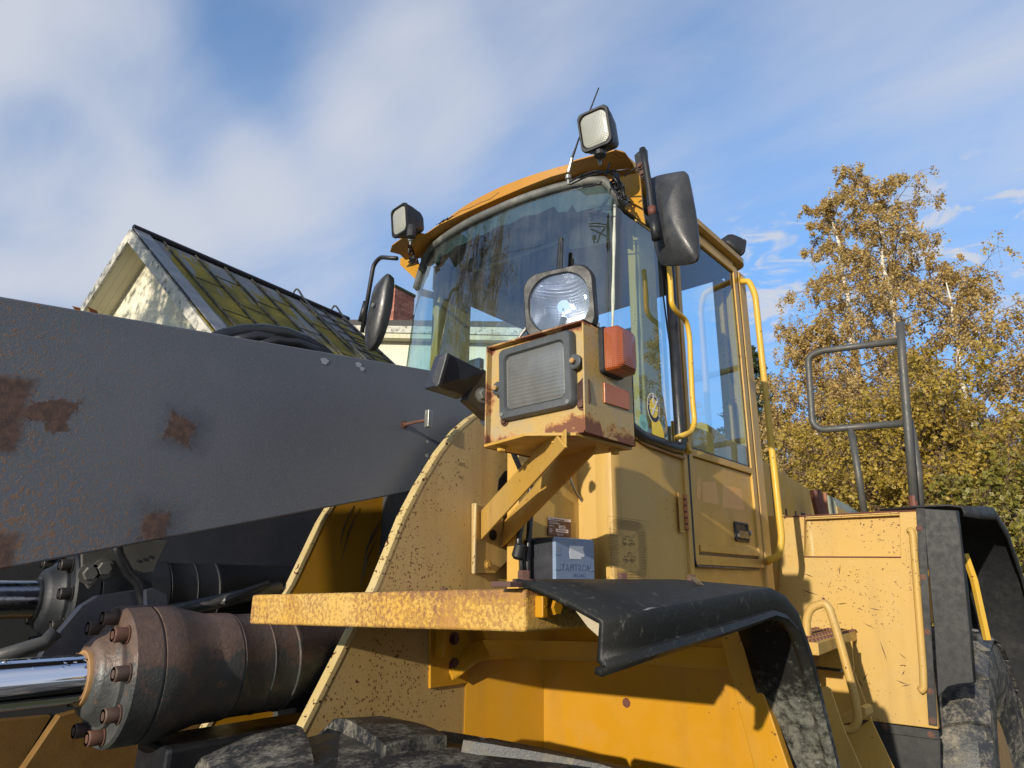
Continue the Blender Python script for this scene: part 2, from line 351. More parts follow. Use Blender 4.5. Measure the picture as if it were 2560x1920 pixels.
def armmat():
    m = NM('blue_grey_arm_paint_with_rust'); o = m.sepx()
    c = m.mix(m.sm(m.noise(2.2, 5, .6), .3, .7), (.080, .090, .112), (.102, .112, .132))
    gr = m.noise(240, 3, .65); c = m.mix(m.math('MULTIPLY', m.sm(gr, .50, .72), .5), c, (.15, .16, .185))
    # rust speckle thickens towards the front and the lower edge
    g = m.math('ADD', m.sm(o[0], .15, 1.0, .14, -.03), m.sm(o[2], 1.95, 2.35, .07, 0.))
    s1 = m.math('ADD', m.noise(130, 4, .75), g); s2 = m.math('ADD', m.noise(30, 5, .75), m.math('MULTIPLY', g, .8))
    k = m.sm(s1, .68, .74); k2 = m.math('MULTIPLY', m.sm(s2, .75, .82), m.sm(m.noise(120, 3, .6), .40, .55))
    c = m.mix(m.math('MULTIPLY', k, .75), c, (.21, .105, .05)); c = m.mix(m.math('MULTIPLY', k2, .30), c, (.17, .085, .05))
    tan = m.sm(m.noise(210, 3, .7), .67, .70); c = m.mix(m.math('MULTIPLY', tan, .5), c, (.30, .24, .15))
    wob = m.math('MULTIPLY', m.math('SUBTRACT', m.noise(30, 6, .75), .5), .05); P = None
    for (px, py, hw, hh, rot) in ((452, 1073, .032, .028, -.25), (384, 1316, .030, .032, 0)):
        q = Y(px, py, 1.58); r1 = m.rect(q.x, q.z, hw, hh, rot, .008, wob); P = r1 if P is None else m.math('MAXIMUM', P, r1)
    HL = None
    for (px, py) in ((452, 1073), (384, 1316)):
        q = Y(px, py, 1.58); r1 = m.rect(q.x + .012, q.z, .05, .045, -.1, .03, wob); HL = r1 if HL is None else m.math('MAXIMUM', HL, r1)
    c = m.mix(m.math('MULTIPLY', HL, .55), c, (.030, .034, .052))
    wob2 = m.math('MULTIPLY', m.math('SUBTRACT', m.noise(20, 6, .8), .5), .15)
    for (px, py, hw, hh) in ((10, 1035, .035, .075), (5, 1400, .02, .05)):
        q = Y(px, py, 1.58); P = m.math('MAXIMUM', P, m.rect(q.x, q.z, hw, hh, 0, .01, m.math('MULTIPLY', wob2, .3)))
    for (px, py, hw, hh) in ((118, 1035, .040, .028),):
        q = Y(px, py, 1.58); P = m.math('MAXIMUM', P, m.rect(q.x, q.z, hw, hh, 0, .006, wob2))
    c = m.mix(P, c, m.mix(m.sm(m.noise(60, 5, .7), .3, .7), (.052, .034, .030), (.115, .064, .048)))
    m.col(c); m.rough(m.sm(m.math('MAXIMUM', P, k), 0, 1, .42, .8)); m.bump(m.noise(320, 3, .6), .0012, .5); m.bump(m.math('MAXIMUM', k, P), .0012, .5)
    return m.m
ARMM = armmat()
def cylmat():
    m = NM('oily_dark_cylinder_with_rust'); o = m.sepx()
    c = m.mix(m.noise(7, 5, .6), (.030, .034, .038), (.070, .072, .068))
    v = m.math('ADD', m.noise(16, 6, .7), m.sm(o[2], 1.69, 1.86, -.04, .34))
    c = m.mix(m.math('MULTIPLY', m.sm(v, .56, .72), .9), c, m.mix(m.noise(90, 4, .6), (.085, .052, .040), (.16, .105, .08)))
    v2 = m.noise(45, 5, .75); c = m.mix(m.math('MULTIPLY', m.sm(v2, .60, .68), .5), c, (.20, .10, .05))
    c = m.mix(m.math('MULTIPLY', m.sm(m.noise(200, 3, .6), .66, .72), .3), c, (.28, .27, .24))
    m.col(c); m.rough(m.sm(m.noise(20, 5, .7), .35, .7, .35, .75)); m.bump(m.noise(170, 4, .6), .002, .6); m.bump(m.noise(35, 4, .6), .002, .5); m.metal(.1); return m.m
CYL = cylmat()
def tyremat():
    m = NM('muddy_tyre_rubber'); c = m.mix(m.noise(12, 4, .6), (.012, .014, .019), (.030, .032, .036))
    v = m.math('ADD', m.noise(14, 6, .75), m.math('MULTIPLY', m.noise(110, 4, .75), .50))
    c = m.mix(m.math('MULTIPLY', m.sm(v, .66, .98), .75), c, m.mix(m.noise(50, 4, .6), (.17, .15, .11), (.36, .32, .25)))
    m.col(c); m.rough(m.sm(v, .7, .9, .38, .85)); m.bump(m.noise(120, 5, .7), .003, .6); return m.m
TYRE = tyremat()
def guardmat():
    m = NM('scuffed_black_mudguard'); c = m.mix(m.noise(8, 4, .6), (.008, .0085, .008), (.017, .017, .015))
    z = m.sepx()[2]
    v = m.math('ADD', m.noise(48, 6, .75), m.sm(z, 1.78, 1.66, -.12, .10)); c = m.mix(m.math('MULTIPLY', m.sm(v, .42, .74), .55), c, (.26, .26, .22))
    sc = m.noise(1., 3, .6, m.mp((6, 60, 60), rot=(0, 0, .5))); c = m.mix(m.math('MULTIPLY', m.sm(sc, .71, .76), .5), c, (.4, .4, .38))
    m.col(c); m.rough(.5); m.b.inputs['Specular IOR Level'].default_value = .28; m.bump(m.noise(150, 4, .6), .0015, .5); return m.m
GUARD = guardmat()
def glassmat(name, tint, ior=1.7, rough=0.0, dirt=.1):
    m = NM(name); t = m.t; t.nodes.remove(m.b); out = [n for n in t.nodes if n.type == 'OUTPUT_MATERIAL'][0]
    tr = m.nd('ShaderNodeBsdfTransparent'); tr.inputs[0].default_value = tint + (1,)
    gl = m.nd('ShaderNodeBsdfGlossy'); gl.inputs['Roughness'].default_value = rough; gl.inputs[0].default_value = (.93, .96, 1, 1)
    lw = m.nd('ShaderNodeLayerWeight'); lw.inputs[0].default_value = .5; fr_ = m.math('ADD', m.math('MULTIPLY', m.math('POWER', lw.outputs['Facing'], 4.), .85), (ior - 1) ** 2 / (ior + 1) ** 2 * 1.8, True)
    df = m.nd('ShaderNodeBsdfDiffuse'); df.inputs[0].default_value = (.30, .32, .30, 1)
    mx = m.nd('ShaderNodeMixShader'); m.lk(fr_, mx.inputs[0]); m.lk(tr.outputs[0], mx.inputs[1]); m.lk(gl.outputs[0], mx.inputs[2])
    m2 = m.nd('ShaderNodeMixShader'); m.lk(m.math('MULTIPLY', m.sm(m.math('ADD', m.math('MULTIPLY', m.noise(5, 5, .7), .6), m.math('MULTIPLY', m.noise(1., 5, .7, m.mp((25, 25, 1.2))), .4)), .35, .75), dirt), m2.inputs[0]); m.lk(mx.outputs[0], m2.inputs[1]); m.lk(df.outputs[0], m2.inputs[2])
    m.lk(m2.outputs[0], out.inputs[0]); return m.m
GLASS = glassmat('tinted_cab_glass', (.66, .88, .94), 1.75, dirt=.15)
GLASSR = glassmat('tinted_side_glass', (.80, .95, .985), 1.5, dirt=.04)
LENSG = glassmat('clear_lens_glass', (.95, .97, 1.), 1.5, dirt=.0)
def lensmat(name, a, b, lines, rough=.25, metal=.0, clear=.6):
    m = NM(name); w = m.nd('ShaderNodeTexWave', wave_type='BANDS', bands_direction='Z', wave_profile='SIN'); w.inputs['Scale'].default_value = lines; m.lk(m.tc, w.inputs['Vector'])
    w2 = m.nd('ShaderNodeTexWave', wave_type='BANDS', bands_direction='Y', wave_profile='SIN'); w2.inputs['Scale'].default_value = lines; m.lk(m.tc, w2.inputs['Vector'])
    c = m.mix(m.noise(14, 4, .6), a, b); m.col(c); m.rough(rough); m.metal(metal); m.bump(w.outputs['Fac'], .0008, .6); m.bump(w2.outputs['Fac'], .0005, .4)
    m.b.inputs['Coat Weight'].default_value = clear; m.b.inputs['Coat Roughness'].default_value = .06; return m.m
LENSW = lensmat('milky_ribbed_lens', (.24, .25, .215), (.34, .34, .30), 55, .3)
LENSD = lensmat('dusty_headlight_lens', (.085, .09, .088), (.21, .21, .20), 34, .18, .2)
REFL = lensmat('silver_reflector', (.62, .63, .66), (.85, .85, .88), 42, .24, 1., .0)
AMBER = lensmat('amber_lens_plastic', (.20, .040, .008), (.30, .070, .014), 60, .32)
AMBER2 = flat('faded_orange_reflector', (.42, .13, .045), .35, var=.12)

# ================================================================== SETTING
def ground():
    m = NM('gravel_and_grass'); o = m.sepx()
    g = m.sm(m.noise(.5, 5, .6), .42, .58); c1 = m.mix(m.noise(6, 6, .7), (.08, .073, .06), (.15, .14, .115)); c2 = m.mix(m.noise(9, 6, .7), (.03, .05, .015), (.11, .105, .035))
    m.col(m.mix(g, c1, c2)); m.rough(.9); m.bump(m.noise(30, 6, .7), .03, .6)
    n = 60; vs = []; fs = []
    for i in range(n + 1):
        for j in range(n + 1):
            a, b = (i / n * 2 - 1), (j / n * 2 - 1); x = 600 * a ** 3; y = 600 * b ** 3
            vs.append((x + 3, y + 2, 0 + .25 * math.sin(x * .2) * math.sin(y * .17) * min(1, max(0, (math.hypot(x, y) - 12) / 20))))
    for i in range(n):
        for j in range(n): k = i * (n + 1) + j; fs.append((k, k + n + 1, k + n + 2, k + 1))
    MB().add(vs, fs).build('ground', m.m, smooth=True)['kind'] = 'structure'
ground()

# ================================================================== WHEEL LOADER
LD = top('wheel_loader', 'weathered yellow wheel loader with dark grey lift arm, rusty headlight box and glazed cab', 'wheel loader', (3.0, 1.9, 0))
V = Vector
# ---- front frame plates
def plate_outline(y):
    e = [(1206, 1028), (1180, 1043), (1143, 1075), (1100, 1130), (1050, 1213), (1010, 1290), (975, 1378), (940, 1465), (890, 1560), (820, 1700), (750, 1838), (700, 1935)]
    p = [Y(a, b, 1.5) for a, b in e]
    p += [V((.84, 1.5, 1.25)), V((1.95, 1.5, 1.2))] + [Y(a, b, 1.5) for a, b in ((1440, 1420), (1440, 1260), (1340, 1240), (1315, 1190), (1300, 1155), (1283, 1116), (1246, 1088), (1225, 1055))]
    return [V((q.x, y, q.z)) for q in p]
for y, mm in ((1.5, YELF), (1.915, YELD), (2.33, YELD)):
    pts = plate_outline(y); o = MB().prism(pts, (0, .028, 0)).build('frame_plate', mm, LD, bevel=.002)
    # flame-cut front edge laid proud of the plate, bare and chipped
    e = pts[:12]; mb = MB()
    ring = []
    for q in e: ring.append([q + V((-.004, -.0015, 0)), q + V((-.004, .0295, 0)), q + V((.010, .0295, -.004)), q + V((.010, -.0015, -.004))])
    mb.rings(ring).build('plate_edge', CREAM, o, bevel=.0015)
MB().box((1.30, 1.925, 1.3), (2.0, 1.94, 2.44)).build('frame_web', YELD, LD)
# tower panel behind the plate, cross members, dark inner frame
MB().prism([Y(a, b, 1.41) for a, b in ((1296, 1085), (1466, 1085), (1466, 1480), (1296, 1480))], (0, .05, 0)).build('tower_panel', YELC, LD, bevel=.003)
MB().prism([Y(a, b, 1.496) for a, b in ((1245, 1225), (1248, 1198), (1262, 1178), (1285, 1170), (1310, 1176), (1318, 1200), (1300, 1240), (1270, 1255))], (0, .003, 0)).build('access_hole', HOSE, LD)
mb = MB(); mb.box((1.5, 1.56, 1.15), (1.62, 2.33, 2.25)); mb.box((1.15, 1.8, 1.2), (1.6, 2.3, 1.62)); mb.build('cross_member', DARK, LD, bevel=.01)
# ---- lift arms
a = MB().prism([Y(*p, 1.58) for p in ((-420, 668), (0, 740), (1075, 925), (1290, 962), (1290, 1185), (1050, 1225), (0, 1425), (-420, 1505))], (0, .13, 0)).build('lift_arm', ARMM, LD, bevel=.004)
for (px, py, s) in ((812, 903, 1.), (897, 912, .8), (906, 922, .7)):
    q = Y(px, py, 1.5785)
    MB().prism([q + V((math.cos(t) * .012 * s * (1 + .3 * math.sin(3 * t)), 0, math.sin(t) * .010 * s)) for t in [k * .52 for k in range(12)]], (0, .001, 0)).build('bird_dropping', flat('chalky_splash', (.26, .29, .34), .8, var=.3) if px == 812 else bpy.data.materials['chalky_splash'], a)
MB().prism([Y(*p, 2.10) for p in ((-300, 1100), (300, 1120), (700, 1150), (850, 1260), (842, 1420), (760, 1470), (560, 1515), (330, 1540), (150, 1300), (-300, 1290))], (0, .13, 0)).build('lift_arm', BLUEB, LD, bevel=.004)
# little sensor plate on a rusty stud
q = Y(1010, 1062, 1.58)
st = MB().tube([q, Y(1040, 1055, 1.52), Y(1072, 1050, 1.49)], .0055, 8); hexhead(st, q, (0, -1, 0), .009, .008)
o = st.build('sensor_stud', RUSTB, LD)
mb = MB().box(tuple(Y(1060, 1068, 1.49)), tuple(Y(1083, 1026, 1.472)))
mb.build('sensor_plate', ZINC, o, bevel=.0015); mb = MB()
for zz in (2.300, 2.342): MB().lathe((Y(1072, 1047, 1.47).x, 1.472, zz), (0, -1, 0), [(0, .0055), (.002, .0055)], 12).build('screw', ZINC, o)
# hoses lying over the arm
for pts, r in (([(520, 850), (560, 832), (610, 822), (660, 821), (715, 829), (760, 845), (800, 868), (850, 912)], .021), ([(640, 860), (690, 846), (740, 850), (790, 872), (830, 906)], .017), ([(560, 850), (640, 836), (710, 842), (770, 862), (812, 892)], .017)):
    MB().tube([Y(a, b + 6, 1.76 + .02 * math.sin(a)) for a, b in pts], r, 12).build('hydraulic_hose', HOSE, LD, smooth=True)
# ---- lift cylinder, left
AX = 1.66
BOLTM = flat('oily_brown_bolt', (.075, .05, .042), .55, .3, var=.5, scale=60, dust=(.16, .09, .06, .4))
def cylinder(y, z, m, dx=0):
    o_ = (0, y, z); pr = [(.548, .060), (.553, .074), (.560, .080), (.572, .086), (.584, .098), (.5845, .104), (.592, .106), (.592, .138), (.598, .1425), (.650, .1425), (.6515, .138), (.6555, .138), (.657, .1425), (.700, .1425), (.708, .139), (.745, .130), (.785, .1205), (.792, .1215), (.84, .1205), (.843, .1165), (.846, .1195), (.85, .117), (.92, .1165), (.922, .118), (.927, .1165), (.985, .1165), (.988, .119), (.996, .119), (1.0, .1165), (1.55, .115)]
    c = MB().lathe((dx, y, z), (1, 0, 0), pr, 64).build('lift_cylinder', m, LD, autos=True)
    MB().lathe((dx, y, z), (1, 0, 0), [(-.45, .0475), (.56, .0475)], 48).build('piston_rod', CHROME if y < 2 else flat('shade_dimmed_rod', (.30, .31, .34), .22, 1., var=.3), c, autos=True)  # the far rod gets a dimmer chrome, its shade put into the colour
    MB().lathe((dx, y, z), (1, 0, 0), [(.545, .0475), (.541, .0480), (.541, .0545), (.546, .0560), (.552, .056)], 48, cap=False).build('wiper_seal', (flat('tan_wiper_seal', (.30, .17, .07), .5) if y < 2 else HOSE), c, autos=True)
    for k in range(9):
        an = R(k * 40 + 12); p = V((dx + .592, y + math.cos(an) * .118, z + math.sin(an) * .118))
        b = MB().lathe(p, (-1, 0, 0), [(0, .0185), (.003, .019), (.003, .0148), (.026, .0152), (.030, .0135)], 20, cap=False)
        b.lathe(p + V((-.030, 0, 0)), (1, 0, 0), [(0, .0135), (0, .0085), (.014, .008)], 6 if 0 else 20)
        b.build('cap_bolt', BOLTM if k % 3 or y > 2 else RUSTB, c, autos=True)
    return c
cylinder(AX, 1.742, CYL)
BOLTM = flat('shade_darkened_bolt', (.02, .018, .017), .5)  # far cylinder's bolts: shade is put into their dark colour
c2 = cylinder(2.16, 1.885, flat('black_far_cylinder', (.012, .014, .018), .5), .02)  # far cylinder, coloured blacker than the near one
# dark brackets and a hose between the arms
def pp(name, pts, ax, v, d, m, par=LD, bev=.002):
    return MB().prism([(X, Y, Z)[ax](a, b, v) for a, b in pts], d).build(name, m, par, bevel=bev)
b1 = pp('guide_bracket', [(205, 1385), (330, 1345), (420, 1352), (395, 1405), (385, 1430), (250, 1455), (222, 1472), (206, 1445)], 1, 1.90, (0, .012, 0), flat('dull_grey_bracket', (.075, .075, .07), .6, dust=(.2, .2, .18, .3)))
for px, py in ((222, 1434), (258, 1422)):
    mb = MB(); hexhead(mb, Y(px, py, 1.90), (0, -1, 0), .017, .016); mb.build('bolt', flat('grey_bolt', (.14, .14, .13), .5, .4) if px == 222 else bpy.data.materials['grey_bolt'], b1)
for k, (px, py) in enumerate(((345, 1402), (361, 1398), (375, 1392))):
    MB().lathe(Y(px, py, 1.8995), (0, -1, 0), [(0, .004), (.001, .004)], 12).build('hole', HOSE, b1)
MB().tube([Y(*p, 1.86) for p in ((290, 1330), (296, 1385), (320, 1430), (345, 1455), (358, 1500), (362, 1540))], .013, 10).build('hydraulic_hose', HOSE, LD, smooth=True)
pp('link_plate', [(95, 1655), (110, 1625), (205, 1515), (245, 1490), (345, 1475), (355, 1470), (420, 1490), (420, 1560), (300, 1640)], 1, 1.88, (0, .03, 0), BLUEB)
pp('link_lug', [(365, 1475), (385, 1470), (420, 1486), (420, 1530), (366, 1530)], 1, 1.83, (0, .02, 0), BLUEB)
MB().tube([Y(*p, 1.95) for p in ((430, 1530), (560, 1500), (700, 1470))], .02, 10).build('hydraulic_pipe', flat('dull_dark_pipe', (.05, .05, .05), .4), LD, smooth=True)
MB().tube([Y(*p, 1.93) for p in ((560, 1512), (566, 1498), (670, 1460))], .012, 10).build('hydraulic_pipe', bpy.data.materials['dull_dark_pipe'], LD, smooth=True)
MB().tube([Y(*p, 1.80) for p in ((-60, 1660), (110, 1608), (140, 1580))], .016, 10).build('hydraulic_pipe', bpy.data.materials['dull_dark_pipe'], LD, smooth=True)
# yellow frame foot low at the left
YB = flat('shade_browned_yellow_steel', (.16, .085, .018), .6, var=.4)  # yellow browned in its colour to stand for the shade down here
pp('frame_foot', [(150, 1790), (260, 1760), (620, 1700), (560, 2100), (-60, 2100)], 1, 2.28, (0, .04, 0), YB)
pp('frame_foot', [(-300, 1840), (20, 1800), (130, 1790), (0, 2000), (-60, 2100), (-300, 2100)], 1, 2.40, (0, .04, 0), YB)
MB().box((-.3, 2.44, 1.1), (1.4, 2.5, 2.02)).build('cross_member', DARK, LD)
for pts in (((905, 1268), (880, 1330), (862, 1400)), ((890, 1262), (868, 1320), (858, 1362)), ((960, 1310), (925, 1370), (908, 1468)), ((966, 1290), (938, 1335), (918, 1400)), ((950, 1345), (925, 1400), (915, 1450))):
    MB().tube([Y(a - 8, b, 1.9135) for a, b in pts], .0018, 4, rr=[.0004, .0026, .0006]).build('rub_mark', HOSE, LD)
MB().box((.70, 1.56, 1.3), (1.3, 1.72, 1.60)).build('cylinder_cradle', HOSE, LD, bevel=.01)

# ---- fender platform slab
sl = [(.81, .676, 1.937), (.81, 1.489, 1.909), (1.52, 1.489, 1.909), (1.52, .676, 1.937)]
slab = MB().prism([V(p) for p in sl], (0, 0, -.063)).build('fender_platform', SLAB, LD, bevel=.006, seg=3)
pp('mount_tab', [(1357, 1490), (1370, 1490), (1370, 1545), (1357, 1545)], 1, .660, (0, .016, 0), YELD, slab)
mb = MB(); hexhead(mb, Y(1378, 1517, .672), (0, -1, 0), .013, .014); hexhead(mb, Y(1362, 1517, .660), (0, -1, 0), .001, .001); mb.build('bolt', YELD, slab)
mb = MB(); hexhead(mb, V((1.25, 1.32, 1.915)), (0, 0, 1), .010, .012); mb.build('bolt', RUSTB, slab)
# under the platform: bracket plate, gusset flange, inner wing
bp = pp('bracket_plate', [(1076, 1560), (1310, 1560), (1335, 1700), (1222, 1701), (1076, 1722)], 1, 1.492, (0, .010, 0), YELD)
for px, py in ((1135, 1596), (1134, 1661)):
    mb = MB(); hexhead(mb, Y(px, py, 1.492), (0, -1, 0), .013, .012); mb.build('bolt', RUSTY, bp)
MB().box(tuple(Y(1098, 1640, 1.492)), tuple(Y(1112, 1560, 1.455))).build('stiffener', YELD, bp, bevel=.002)
MB().prism([Y(1172, 1560, 1.49), Y(1180, 1560, 1.49), Y(1202, 1628, 1.49), Y(1194, 1630, 1.49)], (0, -.05, 0)).build('stiffener', YELD, bp, bevel=.002)
fl = [Y(1130, 1702, 1.47), Y(1150, 1690, 1.46), Y(1195, 1657, 1.43), Y(1225, 1650, 1.38), X(1300, 1648, 1.62), X(1490, 1655, 1.66), X(1860, 1680, 1.70)]
rg = []
for q in fl: rg.append([q, q + V((0, 0, .010)), q + V((.02, .05, .050)), q + V((.02, .05, .036))])
MB().rings(rg).build('gusset_flange', YELD, LD, bevel=.0015)
# inner wing: slanted panel, then the forward facing wall
MB().prism([V((1.52, 1.495, 1.05)), V((1.52, 1.495, 1.80)), V((1.80, 1.40, 1.85)), V((1.80, 1.40, 1.05))][::-1], (.01, .02, 0)).build('inner_wing', YELD, LD)
w = MB(); w.box((1.78, .60, 1.05), (1.80, 1.42, 1.87)); w.build('inner_wing', YELD, LD, bevel=.002)
MB().prism([Y(1210, 1655, 1.485), Y(1245, 1660, 1.485), Y(1335, 1900, 1.485), Y(1280, 1880, 1.485), Y(1225, 1702, 1.485)], (0, .012, 0)).build('wing_strip', YELD, LD, bevel=.003)
MB().box((1.66, .74, 1.84), (1.70, 1.40, 1.87)).build('guard_rail', YELD, LD, bevel=.002)
mb = MB().lathe(X(1566, 1757, 1.78), (-1, 0, 0), [(0, .013), (.002, .012)], 16); mb.build('rusty_plug', RUSTY, LD)
# leaning strut carrying the guard
MB().prism([X(*p, 1.66) for p in ((1796, 1580), (1858, 1580), (1985, 1960), (1895, 1960))], (.03, 0, 0)).build('guard_strut', YELD, LD, bevel=.003)

# ---- black front mudguard: profile lofted along the wheel arch
def arch(name, m, path, par=None, th=.010):
    # path: list of rows; each row is the cross section from the inner edge to the rolled lip
    n = len(path[0]); mb = MB(); mb.rings(path, closed=False, cap=False)
    o = mb.build(name, m, par or LD, autos=True)
    s = o.modifiers.new('th', 'SOLIDIFY'); s.thickness = th; s.offset = 0; return o
def row(x, z, nx, nz, yi, yo, dip, lip):     # (x,z) on the arch, normal (nx,nz) pointing out
    P = []
    for t in (0, .25, .5, .75, .96, 1): P.append((yi + (yo - yi) * t, -dip * t ** 1.3))
    P += [(yo - .001, -dip - .004), (yo + .002, -dip - lip * .5), (yo + .005, -dip - lip * .80)]
    P += [(yo - .003, -dip - lip * .86), (yo - .006, -dip - lip * .96), (yo + .002, -dip - lip * 1.06), (yo + .012, -dip - lip * 1.02)]
    return [V((x + nx * h, y, z + nz * h)) for y, h in P]
A = [(.803, 1.946, 0, 1, .69, .535, .050, .062), (.95, 1.947, 0, 1, .69, .533, .040, .060), (1.15, 1.948, 0, 1, .69, .532, .028, .058), (1.32, 1.949, 0, 1, .69, .532, .018, .055),
     (1.42, 1.945, .08, 1, .69, .532, .010, .050), (1.50, 1.925, .35, .94, .685, .532, .006, .046), (1.565, 1.885, .62, .78, .68, .531, .002, .042), (1.62, 1.80, .86, .5, .678, .53, 0, .040), (1.665, 1.70, .93, .36, .675, .53, 0, .038), (1.73, 1.55, .94, .34, .67, .53, 0, .036), (1.80, 1.36, .94, .34, .66, .53, 0, .036), (1.90, 1.05, .95, .3, .65, .53, 0, .036)]
g = arch('front_mudguard', GUARD, [row(*q) for q in A], th=.009)
mb = MB().box((.775, .676, 1.9385), (1.45, .715, 1.9465)); mb.build('clamp_strip', flat('rusty_clamp_strip', (.09, .045, .035), .7, dust=(.2, .1, .08, .4)), g, bevel=.001)
for px in (1310, 1556, 1728):
    q = Y(px, 1448, .695); mb = MB(); hexhead(mb, V((q.x, .695, 1.9465)), (0, 0, 1), .0105, .017, wash=True); mb.lathe(V((q.x, .695, 1.9465)), (0, 0, 1), [(0, .018), (.004, .018)], 24); mb.build('bolt', RUSTB, g)
MB().prism([*[X(*p, .806) for p in ((1425, 1508), (1450, 1521), (1475, 1532), (1500, 1556), (1497, 1592), (1470, 1568))]], (.04, 0, 0)).build('torn_lining', flat('pale_mossy_lining', (.36, .30, .20), .9, var=.4, dust=(.08, .08, .05, .4)), g)
pp('peeling_edge', [(1735, 1441), (1760, 1462), (1800, 1470), (1838, 1477), (1800, 1474), (1768, 1471), (1750, 1456)], 1, .60, (0, .01, 0), bpy.data.materials['pale_mossy_lining'], g, 0)

# ---- wheels
def wheel(cx, y0, y1, cz, RO, parent, rot=0.0, front=True):
    yc = (y0 + y1) / 2; w = abs(y1 - y0); hw = w / 2; k = RO - .030
    prof = [(-hw * .62, .40), (-hw * .80, .44), (-hw * .96, .55), (-hw, .66), (-hw * .98, k - .10), (-hw * .93, k - .03), (-hw * .75, k), (0, k + .008), (hw * .75, k), (hw * .93, k - .03), (hw * .98, k - .10), (hw, .66), (hw * .96, .55), (hw * .80, .44), (hw * .62, .40)]
    t = MB().lathe((cx, yc, cz), (0, 1, 0), prof, 96, cap=False).build('tyre', TYRE, parent, autos=True)
    n = 19; mb = MB()
    for side in (-1, 1):
        for q in range(n):
            a0 = 2 * math.pi * (q + (.5 if side > 0 else 0)) / n + rot; rg = []
            for s in range(7):
                f = s / 6; yy = side * (hw * 1.005 * (1 - f) + hw * .06 * f); a = a0 + (f ** 1.4) * .16; wd = .130 - .036 * f
                hi = RO - (.045 if s == 0 else .008 if s == 1 else 0); lo = k - .03
                if s == 0: hi = RO - .060
                def P(ang, r): return V((cx + math.cos(ang) * r, yc + yy, cz + math.sin(ang) * r))
                rg.append([P(a - wd, lo), P(a - wd * .90, hi - .003), P(a, hi + .001), P(a + wd * .90, hi - .003), P(a + wd, lo)])
            mb.rings(rg)
    l = mb.build('tread', TYRE, t, bevel=.022, seg=4, autos=True)
    rp = [(0, .40), (.02, .415), (.035, .41), (.05, .375), (.14, .35), (.16, .20), (.18, .20)]
    rim = MB().lathe((cx, min(y0, y1) + .07, cz), (0, 1, 0), rp, 64).build('rim', flat('yellow_rim', (.33, .20, .08), .5, dust=(.25, .2, .13, .6)) if 'yellow_rim' not in bpy.data.materials else bpy.data.materials['yellow_rim'], parent, autos=True)
    for q in range(16):
        a = 2 * math.pi * q / 16; m2 = MB(); hexhead(m2, V((cx + math.cos(a) * .27, min(y0, y1) + .205, cz + math.sin(a) * .27)), (0, -1, 0), .016, .025); m2.build('wheel_nut', RUSTB, rim)
    return t
wf = top_w = None
def wroot(): 
    return LD
wheel(.88, .60, 1.38, .79, .880, LD, rot=.22)
wheel(4.76, .55, 1.20, .85, .86, LD, rot=.1)

# ---- headlight box on its bracket
hx = 1.19; y0, y1 = .813, 1.118; zt, zb = 2.528, 2.262; L_ = .20
mb = MB(); t = .004
mb.box((hx - .012, y0, zt - t), (hx + L_, y1, zt)); mb.box((hx - .012, y0 + .0005, zb), (hx + L_, y1, zb + t))
mb.box((hx - .012, y0, zb), (hx + L_, y0 + t, zt)); mb.box((hx - .012, y1 - t, zb), (hx + L_, y1, zt)); mb.box((hx + L_ - t, y0, zb), (hx + L_, y1, zt))
bx = mb.build('headlight_box', BOXP, LD)
fp = MB().box((hx + .006, y0 + t, zb + .006), (hx + .012, y1 - t, zt - t)).build('front_panel', BOXP, bx)
MB().prism([X(*p, hx + .0050) for p in ((1433, 990), (1440, 965), (1452, 952), (1464, 938), (1474, 950), (1478, 1000), (1468, 1020), (1445, 1008))], (-.0025, 0, 0)).build('rust_hole', flat('dark_rust_scab', (.045, .022, .015), .9, var=.6, scale=60, bump=.004), bx)
# rectangular headlamp
cyh, czh = X(1333, 937, hx).y, X(1333, 937, hx).z
cl_ = X(1335, 940, hx - .012)
tilt = .03
hl = MB().loft((hx + .004, cl_.y, cl_.z), (-1, 0, -.02), (0, 1, -.02), [(0, .228, .186, .014), (.014, .226, .184, .014), (.020, .218, .176, .012), (.020, .188, .146, .016), (.012, .180, .138, .016)], 6).build('headlight', GREYF, LD, autos=True)
MB().loft((hx - .004, cl_.y, cl_.z), (-1, 0, -.02), (0, 1, -.02), [(0, .182, .140, .016), (.006, .178, .136, .016), (.010, .150, .110, .02)], 6).build('lens', LENSD, hl, autos=True)
for sy in (-1, 1):
    for sz in (-1, 1):
        m2 = MB().lathe((hx - .0155, cl_.y + sy * .100, cl_.z + sz * .080), (-1, 0, 0), [(0, .0052), (.0012, .0052), (.0012, .0035), (.0004, .0030)], 14); m2.build('screw', ZINC, hl)
for sy, dz in ((-1, .012), (1, -.01)):
    m2 = MB().lathe((hx - .004, cl_.y + sy * .118, cl_.z + dz), (-1, 0, 0), [(0, .018), (.008, .018), (.010, .015)], 20); m2.build('lug', GREYF, hl)
    m2 = MB(); hexhead(m2, (hx - .014, cl_.y + sy * .119, cl_.z + dz), (-1, 0, 0), .007, .010, wash=False); m2.build('adjuster_bolt', flat('yellow_zinc_bolt', (.45, .27, .12), .4, .3) if sy < 0 else bpy.data.materials['yellow_zinc_bolt'], hl)
for px, py in ((1262, 1053), (1455, 1012)):
    m2 = MB(); q = X(px, py, hx + .004); hexhead(m2, (hx + .004, q.y, q.z), (-1, 0, 0), .0085, .008); m2.build('bolt', RUSTB, bx)
